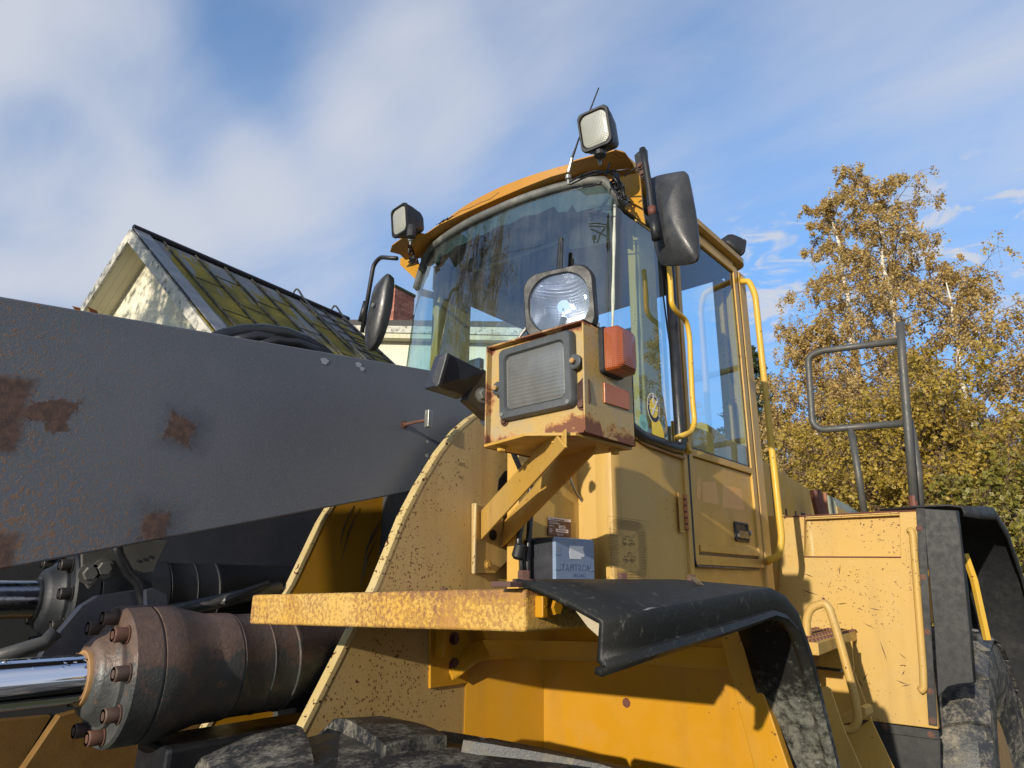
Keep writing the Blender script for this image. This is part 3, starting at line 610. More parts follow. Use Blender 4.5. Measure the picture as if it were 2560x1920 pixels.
# amber indicator and reflector on the side
c = Y(1538, 884, y0 - .02); il = MB().loft((c.x + .004, y0, c.z + .004), (0, -1, 0), (1, 0, 0), [(0, .088, .116, .010), (.012, .088, .116, .010), (.014, .082, .110, .010)], 6).build('indicator_base', BLACK, LD, autos=True)
MB().loft((c.x + .004, y0 - .013, c.z + .004), (0, -1, 0), (1, 0, 0), [(0, .082, .110, .009), (.034, .079, .106, .009), (.044, .058, .086, .008), (.045, .02, .03, .006)], 6).build('indicator_lens', AMBER, il, autos=True)
c = Y(1540, 990, y0); MB().prism([Y(*p, y0) for p in ((1508, 957), (1570, 980), (1571, 1026), (1509, 1007))], (0, -.004, 0)).build('side_reflector', AMBER2, LD, bevel=.001)
# mounting plate and the two bracket arms
mpz = zb - .006
mpl = MB().prism([V((hx - .045, y1 - .03, zb)), V((hx - .085, y0 + .11, zb)), V((hx - .02, y0 + .02, zb)), V((hx + .20, y0 + .01, zb)), V((hx + .20, y1 - .05, zb))], (0, 0, -.007)).build('mounting_plate', YEL, LD, bevel=.001)
for q in ((hx - .02, y0 + .075), (hx - .025, y1 - .07), (hx + .17, y0 + .04)):
    m2 = MB(); hexhead(m2, V((q[0], q[1], zb - .007)), (0, 0, -1), .011, .012); m2.build('bolt', YEL, mpl)
def bar(name, a0, a1, b0, b1, th, m, par):         # flat bar: edge a0->a1 (top), b0->b1 (bottom)
    d = ((V(a1) - V(a0)).cross(V(b0) - V(a0))).normalized() * th
    return MB().prism([V(a0), V(a1), V(b1), V(b0)], d).build(name, m, par, bevel=.0012)
P0 = [Y(1204, 1277, 1.485), X(1348, 1092, 1.145), X(1413, 1070, 1.14), X(1413, 1113, 1.14), Y(1204, 1350, 1.485)]
bar('bracket_arm', Y(1202, 1277, 1.485), X(1382, 1078, 1.15), Y(1202, 1349, 1.485), X(1413, 1118, 1.14), .006, YEL, LD)
bar('bracket_arm', Y(1202, 1277, 1.482), X(1413, 1072, 1.142), Y(1202, 1280, 1.482), X(1413, 1118, 1.142), .004, YEL, LD)
bar('bracket_arm', Y(1262, 1300, 1.485), X(1440, 1090, 1.33), Y(1252, 1368, 1.485), X(1488, 1126, 1.30), .006, YEL, LD)
bar('bracket_arm', Y(1262, 1300, 1.485), X(1486, 1082, 1.30), Y(1262, 1303, 1.485), X(1488, 1126, 1.30), .004, YEL, LD)
MB().prism([Y(*p, 1.487) for p in ((1184, 1258), (1258, 1268), (1258, 1340), (1296, 1376), (1238, 1433), (1184, 1433))], (0, .010, 0)).build('base_plate', YELF, LD, bevel=.0015)
MB().box(tuple(Y(1184, 1434, 1.487)), tuple(Y(1190, 1258, 1.478))).build('base_flange', CREAM, LD, bevel=.001)
m2 = MB(); hexhead(m2, Y(1217, 1412, 1.487), (0, -1, 0), .010, .010); m2.build('bolt', YEL, LD)
m2 = MB().lathe(Y(1232, 1338, 1.486), (0, -1, 0), [(0, .017), (.003, .017)], 20).build('bolt_hole', HOSE, LD)
for pts, r, m_ in (([(1310, 1200), (1300, 1170), (1282, 1130), (1276, 1095)], .009, HOSE), ([(1328, 1180), (1326, 1240), (1308, 1290), (1296, 1350), (1297, 1372)], .0095, HOSE), ([(1300, 1372), (1303, 1400), (1306, 1450)], .006, HOSE), ([(1326, 1290), (1322, 1350), (1318, 1400), (1322, 1460)], .010, HOSE), ([(1310, 1378), (1312, 1460)], .004, HOSE)):
    MB().tube([Y(a, b, 1.37) for a, b in pts], r, 10, fillet=.03).build('cable_conduit', m_, LD, smooth=True)
MB().lathe(Y(1298, 1374, 1.37), (0, .3, -1), [(-.02, .010), (-.015, .018), (.02, .020), (.03, .012)], 14).build('cable_plug', BLACK, LD, autos=True)
# ---- round-square work lamp standing on the box
def lamp(name, c, n, u, w, h, d, lens, m=BLACK, inset=.012, par=None, lensfrac=.80):
    c = V(c); n = V(n).normalized()
    o = MB().loft(c, n, u, [(-d, w * .55, h * .50, w * .10), (-d * .82, w * .74, h * .72, w * .14), (-d * .35, w * .92, h * .92, w * .18), (-.012, w * .97, h * .97, w * .18), (-.010, w, h, w * .18), (0, w, h, w * .18), (.004, w * .97, h * .97, w * .17), (.004, w * .88, h * .88, w * .2), (-.004, w * .84, h * .84, w * .2)], 7).build(name, m, par or LD, autos=True)
    MB().loft(c, n, u, [(-.010, w * lensfrac * 1.04, h * lensfrac * 1.04, w * .22), (-.001, w * lensfrac * 1.02, h * lensfrac * 1.02, w * .22), (.003, w * lensfrac * .8, h * lensfrac * .8, w * .2)], 7).build('lens', lens, o, autos=True)
    return o
nm = V((-1, -.28, -.10)).normalized()
q = X(1397, 757, 1.30)
c0 = V(q); uu = V((0, 1, 0)); w_ = .200; h_ = .190
ml = MB().loft(c0, nm, uu, [(-.12, .10, .10, .03), (-.095, .15, .15, .04), (-.025, .185, .18, .05), (-.02, w_, h_, .045), (0, w_, h_, .045), (.005, w_ * .96, h_ * .96, .045), (.005, w_ * .86, h_ * .86, .070), (-.006, w_ * .83, h_ * .83, .070)], 8); ml.f.pop(); ml.mi.pop(); ml = ml.build('work_lamp', BLACK, LD, autos=True)
# dish reflector with glass in front
rg = []
for tt, a in ((-.004, .84), (-.026, .80), (-.052, .66), (-.072, .46), (-.080, .22)):
    rg.append((tt, w_ * a, h_ * a, min(w_, h_) * a * (.34 if a > .7 else .49)))
mbb = MB().loft(c0, nm, uu, rg, 10); mbb.f = [f for f in mbb.f if len(f) == 4]; mbb.mi = [0] * len(mbb.f); mbb.build('reflector', REFL, ml, autos=True)
MB().loft(c0, nm, uu, [(-.084, .05, .05, .02), (-.081, .04, .04, .018)], 6).build('reflector_bowl', REFL, ml)
MB().loft(c0 - nm * .05, nm, uu, [(0, .035, .035, .017), (.016, .035, .035, .017)], 6).build('bulb_shield', CHROME, ml, autos=True)
MB().loft(c0, nm, uu, [(-.003, w_ * .85, h_ * .85, .062), (.001, w_ * .84, h_ * .84, .062), (.004, w_ * .6, h_ * .6, .05)], 8).build('lens', LENSG, ml, autos=True)
MB().tube([c0 + V((.05, .02, -.02)), c0 + V((.06, .06, -.10)), c0 + V((.05, .10, -.16))], .009, 8).build('lamp_stem', BLACK, ml)
# dark blue bracket block left of the box
ab = V((1.27, 1.36, 0))
e0, e1, e2, e3 = X(1083, 955, 1.10), X(1118, 880, 1.10), X(1218, 930, 1.32), X(1176, 1000, 1.32)
bb = MB().prism([X(*p, 1.15) for p in ((1078, 952), (1098, 893), (1118, 880), (1112, 905), (1096, 962), (1090, 968))], (.012, 0, 0)).build('arm_bumper', flat('worn_dark_plastic', (.05, .052, .06), .4, dust=(.3, .3, .3, .5)), LD, bevel=.003)
rgs = []
for (pa, pb, x) in (((1118, 880), (1090, 965), 1.155), ((1216, 930), (1172, 992), 1.30)):
    A_, B_ = X(*pa, x), X(*pb, x); rgs.append([A_, A_ + V((.0, .05, 0)), B_ + V((0, .05, 0)), B_])
MB().rings(rgs).build('arm_lock_block', BLUEB, bb, bevel=.004)
rgs = []
for (pa, pb, x) in (((1206, 920), (1168, 1000), 1.29), ((1262, 960), (1222, 1050), 1.44)):
    A_, B_ = X(*pa, x), X(*pb, x); rgs.append([A_, A_ + V((.0, .03, 0)), B_ + V((0, .03, 0)), B_])
MB().rings(rgs).build('arm_lock_plate', flat('grey_lock_plate', (.075, .078, .085), .45, dust=(.2, .18, .14, .4)), bb, bevel=.002)
m2 = MB(); hexhead(m2, X(1197, 990, 1.29) + V((.0, -.012, .0)), (-.3, -1, 0), .015, .018); m2.build('bolt', ZINC, bb)
pp('lock_foot', [(1196, 1040), (1246, 1062), (1262, 1100), (1215, 1072), (1200, 1056)], 0, 1.46, (.02, 0, 0), BLUEB, bb)

# ---- control box and name plate on the tower
q0, q1 = Y(1385, 1346, 1.28), Y(1482, 1352, 1.28); zb_ = 1.90; zt_ = 2.078; cxm = (q0.x + q1.x) / 2; wdt = q1.x - q0.x
tb = MB().loft((cxm, 1.41, (zt_ + zb_) / 2), (0, -1, 0), (1, 0, 0), [(0, wdt * .9, .17, .008), (.02, wdt, .178, .010), (.035, wdt, .178, .010), (.037, wdt - .01, .168, .008), (.050, wdt - .01, .168, .008), (.052, wdt, .178, .010), (.122, wdt, .178, .010), (.128, wdt - .010, .168, .008)], 5).build('control_box', flat('black_moulded_plastic', (.012, .014, .022), .5, dust=(.1, .11, .13, .3)), LD, autos=True)
MB().loft((cxm, 1.2795, (zt_ + zb_) / 2), (0, -1, 0), (1, 0, 0), [(-.006, wdt + .001, .179, .010), (.000, wdt + .001, .179, .010), (.0045, wdt - .006, .172, .008)], 5).build('cover', TAMB, tb, autos=True)
yf = 1.2748
for sx in (-1, 1):
    for k in range(3):
        z = zt_ - .052 - k * .045
        x = cxm + sx * (wdt / 2 - .012)
        MB().box((x - .013, yf - .0016, z - .003), (x + .008, yf + .001, z + .003)).build('rib', TAMB, tb, bevel=.001)
for dx, dz in ((0, -.012), (-wdt / 2 + .018, -.038), (wdt / 2 - .018, -.038)):
    MB().lathe((cxm + dx, yf, zt_ + dz), (0, -1, 0), [(0, .0045), (.001, .0045), (.001, .003), (.0002, .0024)], 12).build('screw', ZINC, tb)
def quadY(name, a, b, y, m, par, th=.0006):
    p, q = Y(*a, y), Y(*b, y); return MB().box((p.x, y, q.z), (q.x, y - th, p.z)).build(name, m, par)
sp = [Y(*p, yf) for p in ((1423, 1364), (1459, 1366), (1457, 1374), (1461, 1386), (1460, 1392), (1452, 1393), (1454, 1398), (1425, 1397), (1423, 1378), (1425, 1374))]
MB().prism(sp, (0, -.0008, 0)).build('blank_label', WHITE, tb)
q = Y(1402, 1426, yf); text('lettering', 'TAMTRON', q, (1, 0, 0), (0, 0, 1), .030, flat('raised_blue_letters', (.10, .15, .25), .5, var=.05), tb, .0008, spacing=1.15)
q = Y(1430, 1442, yf); text('lettering', 'FINLAND', q, (1, 0, 0), (0, 0, 1), .016, bpy.data.materials['raised_blue_letters'], tb, .0006, spacing=1.1)
npo = V((Y(1370, 1345, 1.42).x, 1.404, 0)); A_ = Y(1370, 1292, 1.404); B_ = Y(1427, 1343, 1.404)
npw = B_.x - A_.x; nph = A_.z - B_.z; x0, z1 = A_.x, A_.z
npl = MB().box((x0, 1.406, z1 - nph), (x0 + npw, 1.4035, z1)).build('name_plate', MAROON, LD)
yy = 1.4033
def nb(x, z, w, h, name='panel'): return MB().box((x0 + npw * x, yy, z1 - nph * z - nph * h), (x0 + npw * (x + w), yy - .0004, z1 - nph * z)).build(name, PALE, npl)
nb(0, 0, 1, .16); nb(.45, .40, .30, .17); nb(.32, .60, .56, .19)
def nt(s, x, z, h, m=PALE, sx=1.): text('lettering', s, (x0 + npw * x, yy - .0006, z1 - nph * z), (1, 0, 0), (0, 0, 1), nph * h, m, npl, .0002, font_scale_x=sx, bold=.0001)
nt('Volvo Construction Equipment', .08, .13, .135, MAROON, .78); nt('Volvo Wheel Loaders AB', .04, .27, .10, sx=.75); nb(.04, .315, .46, .03, 'print_line'); nt('Model Type', .04, .50, .11, sx=.8); nt('L150C', .52, .55, .16, MAROON)
nt('Product', .04, .66, .10, sx=.8); nt('Identification', .04, .75, .10, sx=.7); nt('Number', .04, .84, .10, sx=.8); MB().box((x0 + npw * .40, yy - .0008, z1 - nph * .715), (x0 + npw * .80, yy - .0004, z1 - nph * .675)).build('print_line', MAROON, npl); nt('VOLVO', .36, .97, .15, sx=1.2)
# grey pipe on the tower
MB().tube([Y(*p, 1.395) for p in ((1418, 1178), (1438, 1228), (1461, 1262), (1463, 1350))], .0045, 8).build('thin_pipe', ZINC, LD, smooth=True)

# ================================================================== CAB
CY = 1.85
def gx(y, z): return 2.05 - .13 * (1 - ((y - CY) / .60) ** 2) - (3.44 - z) * .09
TT = [(1.25, 3.43), (1.262, 3.49), (1.29, 3.525), (1.34, 3.54), (1.5, 3.54), (1.8, 3.53), (2.1, 3.535), (2.25, 3.54), (2.32, 3.535), (2.36, 3.51), (2.40, 3.46), (2.45, 3.38)]
def ztop(y): return float(np.interp(y, [a for a, b in TT], [b for a, b in TT]))
ZB = 2.475
# windshield: one curved sheet wrapping into the side quarter lights
cols = []
for k in range(6): cols.append((2.43 - .37 * k / 6, 1.25, 3.43 - .03 * k / 6))
ys = np.linspace(1.25, 2.45, 44)
for y in ys: cols.append((None, float(y), ztop(float(y))))
for k in range(1, 7): cols.append((2.06 + .37 * k / 6, 2.45, 3.38 + .05 * k / 6))
vs = []; fs = []; NZ = 12
for (x, y, zt2) in cols:
    for j in range(NZ + 1):
        z = ZB + (zt2 - ZB) * j / NZ
        lean = (3.44 - z) * .09
        vs.append(((x - lean * max(0, (2.43 - x) / .37)) if x is not None else gx(y, z), y, z))
nc = len(cols)
for i in range(nc - 1):
    for j in range(NZ): k = i * (NZ + 1) + j; fs.append((k, k + NZ + 1, k + NZ + 2, k + 1))
WS = MB().add(vs, fs).build('windshield', GLASS, LD, smooth=True)
# dark shade band inside the top of the glass, ragged lower edge
rb = []
for i, y in enumerate(np.linspace(1.262, 2.44, 60)):
    y = float(y); zt2 = ztop(y) - .004; d = .075 + .02 * math.sin(i * .9) * (.3) + (.05 if (i < 8 or i > 52) else 0) + (.03 if i in (9, 10, 11, 47, 48) else 0)
    rb.append([V((gx(y, zt2) + .012, y, zt2)), V((gx(y, zt2 - d) + .012, y, zt2 - d))])
MB().rings(rb, closed=False, cap=False).build('shade_band', flat('dark_green_shade_band', (.02, .032, .03), .6), WS)
# seals
MB().tube([V((2.44, 1.243, 3.45)), V((2.2, 1.243, 3.44)), V((2.07, 1.245, 3.435))] + [V((gx(y, ztop(y)) - .004, y, ztop(y) + .008)) for y in [float(q) for q in np.linspace(1.262, 2.445, 44)]] + [V((2.09, 2.457, 3.385)), V((2.42, 2.457, 3.43))], .019, 8).build('windshield_seal', SEAL, WS, smooth=True)
MB().tube([V((gx(1.25, z) + .000, 1.246, z)) for z in np.linspace(ZB, 3.41, 12)], .0065, 8, rr=[.006 + .002 * math.sin(k * 2.3) for k in range(12)]).build('sealant_seam', flat('dry_white_sealant', (.42, .44, .38), .8, var=.4), WS, smooth=True)
MB().tube([V((2.47, 1.235, 3.42)), V((2.475, 1.235, 2.47)), V((2.40, 1.235, 2.462)), V((2.16, 1.238, 2.470)), V((2.06, 1.238, 2.50)), V((1.985, 1.245, 2.53)), V((1.955, 1.30, 2.535))], .024, 10, fillet=.03).build('window_gasket', HOSE, WS, smooth=True)
MB().box((2.455, 1.226, 2.45), (2.468, 1.232, 3.42)).build('trim_strip', SEAL, WS, bevel=.001)
# stickers inside the quarter light
def disc(name, c, r, m, y, par, rz=1.0, d=.0004): return MB().prism([V((c.x + math.cos(t) * r, y, c.z + math.sin(t) * r * rz)) for t in [k * math.pi / 18 for k in range(36)]], (0, -d, 0)).build(name, m, par)
ys_ = 1.2485; c = Y(1634, 1020, ys_)
stk = disc('round_sticker', c, .0505, CREAMW, ys_, WS, 1.22); disc('ring', c, .047, NAVY, ys_ - .0005, stk, 1.22); disc('disc', c, .033, STY, ys_ - .001, stk, 1.22)
MB().prism([c + V((dx, -.0018, dz)) for dx, dz in ((-.030, -.004), (.030, -.004), (.032, -.010), (-.032, -.010))], (0, -.0003, 0)).build('band', CREAMW, stk)
MB().prism([c + V((dx, -.0018, dz)) for dx, dz in ((.028, .040), (.036, .034), (.002, -.010), (-.006, -.026), (-.018, -.034), (-.020, -.024), (-.006, -.010))], (0, -.0006, 0)).build('strap_mark', WHITE, stk)
MB().prism([c + V((dx, -.0018, dz)) for dx, dz in ((-.010, .052), (-.002, .056), (.006, .050), (.004, .036), (.008, .022), (.000, .014), (-.008, .024), (-.006, .038))], (0, -.0006, 0)).build('white_mark', WHITE, stk)
def arct(s, a0, a1):
    for i, ch in enumerate(s):
        a = R(a0 + (a1 - a0) * i / (len(s) - 1)); rr = .0375
        u = V((math.sin(a), 0, math.cos(a) * -1 * -0)) if 0 else V((math.sin(a), 0, -math.cos(a) * 1.0)); n_ = V((math.cos(a), 0, math.sin(a)))
        p = c + V((math.cos(a) * rr - u.x * .004, -.0022, math.sin(a) * rr * 1.22 - u.z * .004)); text('lettering', ch, p, u, n_, .0125, PALE, stk, .0002, bold=.0003)
arct('TURVAVYÖ', 172, 52); arct('PAKKO', 22, -28)
c = Y(1609, 1060, ys_); ms = disc('round_sticker', c, .032, MINT, ys_, WS, 1.25)
GP_ = flat('dark_green_print', (.03, .09, .08), .6)
for h, w2 in ((.008, .018), (.001, .020), (-.006, .017), (-.014, .010)): MB().box((c.x - w2, ys_ - .0009, c.z + h - .0008), (c.x + w2, ys_ - .0005, c.z + h + .0008)).build('print_line', GP_, ms)
q = MB().prism([Y(*p, ys_) for p in ((1629, 1048), (1649, 1052), (1657, 1072), (1661, 1095), (1632, 1091))], (0, -.0005, 0)).build('yellow_sticker', STY, WS)
# cab lower skin
path = [(2.06, 1.50), (2.005, 1.38), (1.985, 1.32), (1.975, 1.285), (1.982, 1.262), (2.0, 1.251), (2.03, 1.249), (2.20, 1.25), (2.50, 1.25)]
rg = []
for (x, y) in path: rg.append([V((x, y, 1.25)), V((x, y, 2.485)), V((x + .02, y + .03, 2.485)), V((x + .02, y + .03, 1.25))])
cb = MB().rings(rg).build('cab_skin', YELC, LD, autos=True)
MB().box((2.50, 1.256, 1.30), (3.30, 1.29, 2.60)).build('cab_skin', YELC, LD, bevel=.003)
MB().tube([V((1.975, 1.30, 2.49)), V((1.99, 1.243, 2.492)), V((2.2, 1.238, 2.445)), V((2.50, 1.238, 2.436))], .007, 8, fillet=.04).build('rusty_skin_lip', flat('rust_bled_lip', (.42, .25, .12), .7, var=.4, dust=(.14, .06, .04, .6)), cb, smooth=True)
MB().box((1.99, 1.30, 1.9), (2.05, 2.45, 2.475)).build('cab_front_panel', YELC, LD, bevel=.01)
MB().box((2.50, 1.238, 1.40), (2.535, 1.27, 3.56)).build('hinge_post', YELC, LD, bevel=.003)
MB().box((2.555, 1.246, 2.02), (2.556 + .012, 1.262, 3.5)).build('door_seal', HOSE, LD)
MB().box((3.285, 1.236, 1.45), (3.375, 1.32, 3.58)).build('rear_post', YELC, LD, bevel=.006)
MB().box((3.30, 1.34, 1.5), (3.36, 2.45, 2.32)).build('rear_wall', YELC, LD, bevel=.004)
MB().box((2.0, 2.42, 1.5), (3.36, 2.45, 2.40)).build('cab_skin', YELC, LD, bevel=.004)
for a, b in (((2.27, 1.275, 2.42), (2.42, 1.33, 3.46)), ((2.14, 2.38, 2.35), (2.38, 2.43, 3.46)), ((2.90, 2.39, 2.35), (3.36, 2.45, 3.46)), ((2.14, 2.385, 3.41), (3.36, 2.44, 3.55)), ((3.26, 2.34, 2.2), (3.34, 2.46, 3.56)), ((3.26, 1.33, 2.2), (3.34, 1.38, 3.56))):
    MB().box(a, b).build('pillar', YEL, LD, bevel=.008)
MB().loft((2.69, CY, 3.55), (0, 0, 1), (1, 0, 0), [(.0, 1.16, 1.14, .05), (.03, 1.22, 1.18, .06)], 5).build('headliner', DARK, LD)
MB().loft((2.70, CY, 3.62), (0, 0, 1), (1, 0, 0), [(-.01, 1.30, 1.24, .08), (.0, 1.34, 1.28, .08), (.03, 1.34, 1.28, .08), (.06, 1.28, 1.22, .10), (.075, 1.10, 1.04, .12)], 6).build('cab_roof', YEL, LD, autos=True)
MB().box((2.15, 1.3, 2.0), (3.3, 2.4, 2.12)).build('cab_floor', DARK, LD)
MB().loft((2.15, CY, 2.36), (1, 0, 0), (0, 1, 0), [(-.1, 1.1, .22, .03), (.05, 1.0, .26, .05), (.09, .9, .20, .05)], 4).build('dashboard', DARK, LD, autos=True)
# seat, steering wheel, inside rails
seat = MB().loft((2.82, CY, 2.46), (0, 0, 1), (1, 0, 0), [(0, .40, .44, .08), (.06, .50, .52, .10), (.12, .46, .48, .12)], 6).build('seat', flat('blue_grey_seat_fabric', (.05, .07, .11), .9), LD, autos=True)
MB().loft((3.07, CY, 2.86), (.96, 0, .2), (0, 1, 0), [(-.06, .34, .46, .10), (0, .46, .62, .14), (.07, .40, .56, .14)], 7).build('backrest', bpy.data.materials['blue_grey_seat_fabric'], seat, autos=True)
MB().loft((3.12, CY, 3.24), (.96, 0, .1), (0, 1, 0), [(-.04, .18, .14, .05), (0, .26, .2, .07), (.04, .2, .16, .06)], 7).build('headrest', bpy.data.materials['blue_grey_seat_fabric'], seat, autos=True)
sw = MB().tube([V((2.42 + math.cos(t) * .19 * .45, CY + math.sin(t) * .2, 2.66 - math.cos(t) * .19)) for t in [k * math.pi / 16 for k in range(33)]], .014, 8).build('steering_wheel', BLACK, LD, smooth=True)
MB().tube([V((2.42, CY, 2.66)), V((2.28, CY, 2.4))], .03, 10).build('steering_column', BLACK, sw)
IN = flat('pale_inside_trim', (.42, .42, .38), .6, var=.1)
MB().tube([X(*p, 2.32) for p in ((1195, 612), (1181, 676), (1200, 673), (1385, 607), (1415, 592), (1400, 550))], .009, 8, fillet=.03).build('inside_grab_rail', IN, LD, smooth=True)
MB().prism([X(*p, 2.25) for p in ((1425, 580), (1445, 558), (1535, 538), (1535, 600), (1420, 622))], (.02, 0, 0)).build('sun_blind', IN, LD, bevel=.008)
MB().prism([X(*p, 2.5) for p in ((1108, 735), (1165, 672), (1200, 672), (1160, 710), (1115, 745))], (.03, 0, 0)).build('inside_bracket', IN, LD, bevel=.008)
MB().box((2.35, 2.28, 2.75), (2.39, 2.37, 3.06)).build('inside_display', DARK, LD, bevel=.008)
MB().tube([V((2.6, 1.36, 3.50)), V((2.63, 1.37, 3.42)), V((2.62, 1.36, 3.38))], .02, 8).build('belt_reel', BLACK, LD)
MB().tube([V((2.62, 1.36, 3.38)), V((2.70, 1.38, 3.1)), V((2.78, 1.40, 2.9))], .004, 6).build('belt_cord', HOSE, LD)
# wiper
def G(px, py): return X(px, py, 1.925)
wp = MB().tube([X(1403, 596, 1.91), X(1399, 640, 1.90), X(1397, 684, 1.89)], .010, 6).build('wiper_blade', HOSE, LD)
MB().tube([X(1405, 604, 1.90), X(1402, 684, 1.885), X(1330, 800, 1.85), X(1286, 860, 1.83)], .0065, 6, fillet=.03).build('wiper_arm', HOSE, wp)
MB().tube([X(1398, 690, 1.89), X(1345, 812, 1.85), X(1300, 872, 1.83)], .0055, 6).build('wiper_arm', HOSE, wp)

# ---- door
dr = MB().box((2.575, 1.247, 2.015), (3.25, 1.262, 2.455)).build('door', YELC, LD, bevel=.003)
for a, b in (((2.545, 1.236, 2.014), (2.578, 1.25, 3.545)), ((3.215, 1.236, 2.014), (3.262, 1.25, 3.585)), ((2.578, 1.236, 2.458), (3.215, 1.25, 2.488)), ((2.545, 1.236, 3.548), (3.215, 1.25, 3.600)), ((2.578, 1.238, 2.014), (3.215, 1.25, 2.052)), ((2.60, 1.238, 2.066), (3.214, 1.247, 2.094))):
    MB().box(a, b).build('door_frame', YELC, dr, bevel=.002)
MB().box((2.60, 1.2445, 2.054), (3.21, 1.2475, 2.064)).build('drain_slot', HOSE, dr)
MB().add([(2.579, 1.247, 2.489), (3.214, 1.247, 2.489), (3.214, 1.247, 3.547), (2.579, 1.247, 3.547)], [(0, 1, 2, 3)]).build('door_glass', GLASSR, dr)
for a, b in (((2.579, 1.243, 2.489), (3.214, 1.2455, 2.497)), ((3.205, 1.243, 2.497), (3.214, 1.2455, 3.547)), ((2.579, 1.243, 2.497), (2.587, 1.2455, 3.547))):
    MB().box(a, b).build('glass_gasket', HOSE, dr)
MB().tube([V((2.541, 1.240, 2.50)), V((2.541, 1.240, 2.03)), V((2.55, 1.240, 2.008)), V((3.2, 1.241, 2.007))], .006, 8, fillet=.02).build('rubber_seal', HOSE, dr)
q0, q1 = Y(1833, 1303, 1.246), Y(1872, 1357, 1.246)
cxm, czm = (q0.x + q1.x) / 2, (q0.z + q1.z) / 2; ww, hh = q1.x - q0.x, q0.z - q1.z
hd = MB().loft((cxm, 1.246, czm), (0, -1, 0), (1, 0, 0), [(0, ww, hh, .012), (.006, ww, hh, .012), (.008, ww - .006, hh - .006, .010), (.008, ww * .82, hh * .82, .008), (.002, ww * .78, hh * .78, .008)], 6).build('door_handle', BLACK, dr, autos=True)
MB().loft((cxm, 1.238, czm - .012), (0, -1, 0), (1, 0, 0), [(-.004, ww * .74, hh * .42, .006), (.006, ww * .70, hh * .38, .006)], 5).build('paddle', flat('worn_black_paddle', (.03, .03, .034), .3), hd, autos=True)
MB().lathe(Y(1875, 1333, 1.240), (0, -1, 0), [(0, .012), (.006, .012), (.008, .009), (.008, .004), (.005, .003)], 20).build('lock', ZINC, hd, autos=True)
GH = flat('ghosted_orange_patch', (.62, .345, .105), .45, var=.06)
for pts in (((1743, 1194), (1752, 1193), (1751, 1248), (1741, 1246)), ((1755, 1205), (1790, 1204), (1797, 1262), (1757, 1255)), ((1806, 1212), (1852, 1222), (1862, 1276), (1806, 1268))):
    MB().prism([Y(*p, 1.2468) for p in pts], (0, -.0003, 0)).build('ghost_mark', GH, dr)
# hinge
hg = MB().lathe(Y(1717, 1326, 1.232), (0, 0, 1), [(0, .008), (.14, .008)], 12).build('hinge', RUSTY, LD)
q = Y(1717, 1326, 1.232); mb = MB()
for k in range(6): mb.lathe(q + V((0, 0, .004 + k * .024)), (0, 0, 1), [(0, .0105), (.016, .0105)], 12)
mb.build('hinge_barrel', flat('orange_rust_hinge', (.36, .15, .05), .8, var=.4), hg)
MB().box((q.x - .045, 1.236, q.z - .01), (q.x - .006, 1.240, q.z + .15)).build('hinge_leaf', YEL, hg, bevel=.001)
# yellow grab rails
gr = MB().tube([Y(*p, 1.19) for p in ((1671, 655), (1676, 700), (1679, 762), (1693, 782), (1716, 800), (1724, 840), (1731, 1000), (1737, 1054), (1729, 1080), (1693, 1094))], .0112, 12, fillet=.05).build('door_grab_rail', YELB, LD, smooth=True)
MB().tube([V((3.33, 1.24, X(1843, 706, 3.12).z * 1.035))] + [X(*p, 3.12) for p in ((1856, 704), (1872, 703), (1888, 735), (1903, 880), (1925, 1080), (1946, 1271), (1955, 1352), (1946, 1390), (1922, 1400))] + [V((3.33, 1.24, 2.045))], .0155, 12, fillet=.08).build('rear_grab_rail', YELB, LD, smooth=True)
MB().tube([V((2.52, 1.236, 2.50)), V((2.52, 1.225, 2.47)), V((2.51, 1.22, 2.46))], .012, 8).build('grab_rail_foot', YELB, LD)
# ---- load diagram decal: fine lines on the side skin
def line(mb, p, q, w=.0011):
    p = V((p[0], 0, p[1])); q = V((q[0], 0, q[1])); d = (q - p); 
    if d.length < 1e-6: return
    n_ = V((-d.z, 0, d.x)).normalized() * w / 2
    mb.add([V((v_.x, 1.2476, v_.z)) for v_ in (p + n_, q + n_, q - n_, p - n_)], [(0, 1, 2, 3)])
dx0, dx1, dz0, dz1 = Y(1522, 1400, 1.248).x, Y(1619, 1400, 1.248).x, 1.945, Y(1570, 1297, 1.248).z
mb = MB(); Wd, Hd = dx1 - dx0, dz1 - dz0
def P2(u, v): return (dx0 + u * Wd, dz1 - v * Hd)
for a, b in (((0, 0), (1, 0)), ((1, 0), (1, 1)), ((1, 1), (0, 1)), ((0, 1), (0, 0))): line(mb, P2(*a), P2(*b), .0008)
for k in range(8):
    m_ = .04 + k * .026; cr = .22 - k * .022
    pts = []
    for cx2, cy2, a0 in ((1 - m_ - cr, m_ * .8 + cr * .6, -90), (1 - m_ - cr, 1 - m_ * .8 - cr * .6, 0), (m_ + cr, 1 - m_ * .8 - cr * .6, 90), (m_ + cr, m_ * .8 + cr * .6, 180)):
        for t in range(7): an = R(a0 + 15 * t); pts.append((cx2 + math.cos(an) * cr, cy2 + math.sin(an) * cr * .6))
    for i in range(len(pts)):
        if k % 2 and i % 9 == 4: continue
        line(mb, P2(*pts[i]), P2(*pts[(i + 1) % len(pts)]), .0012)
for k in range(14):
    v = .2 + k * .045; line(mb, P2(.04, v), P2(.20 + .04 * (k % 3), v), .0007); line(mb, P2(.97, v), P2(.86 - .03 * (k % 2), v), .0007)
    mb.add([V((P2(.045, v)[0] + a, 1.2474, P2(.045, v)[1] + b)) for a, b in ((-.002, -.002), (.002, -.002), (.002, .002), (-.002, .002))], [(0, 1, 2, 3)])
    u = .2 + k * .045; line(mb, P2(u, .04), P2(u, .11 + .01 * (k % 2)), .0007)
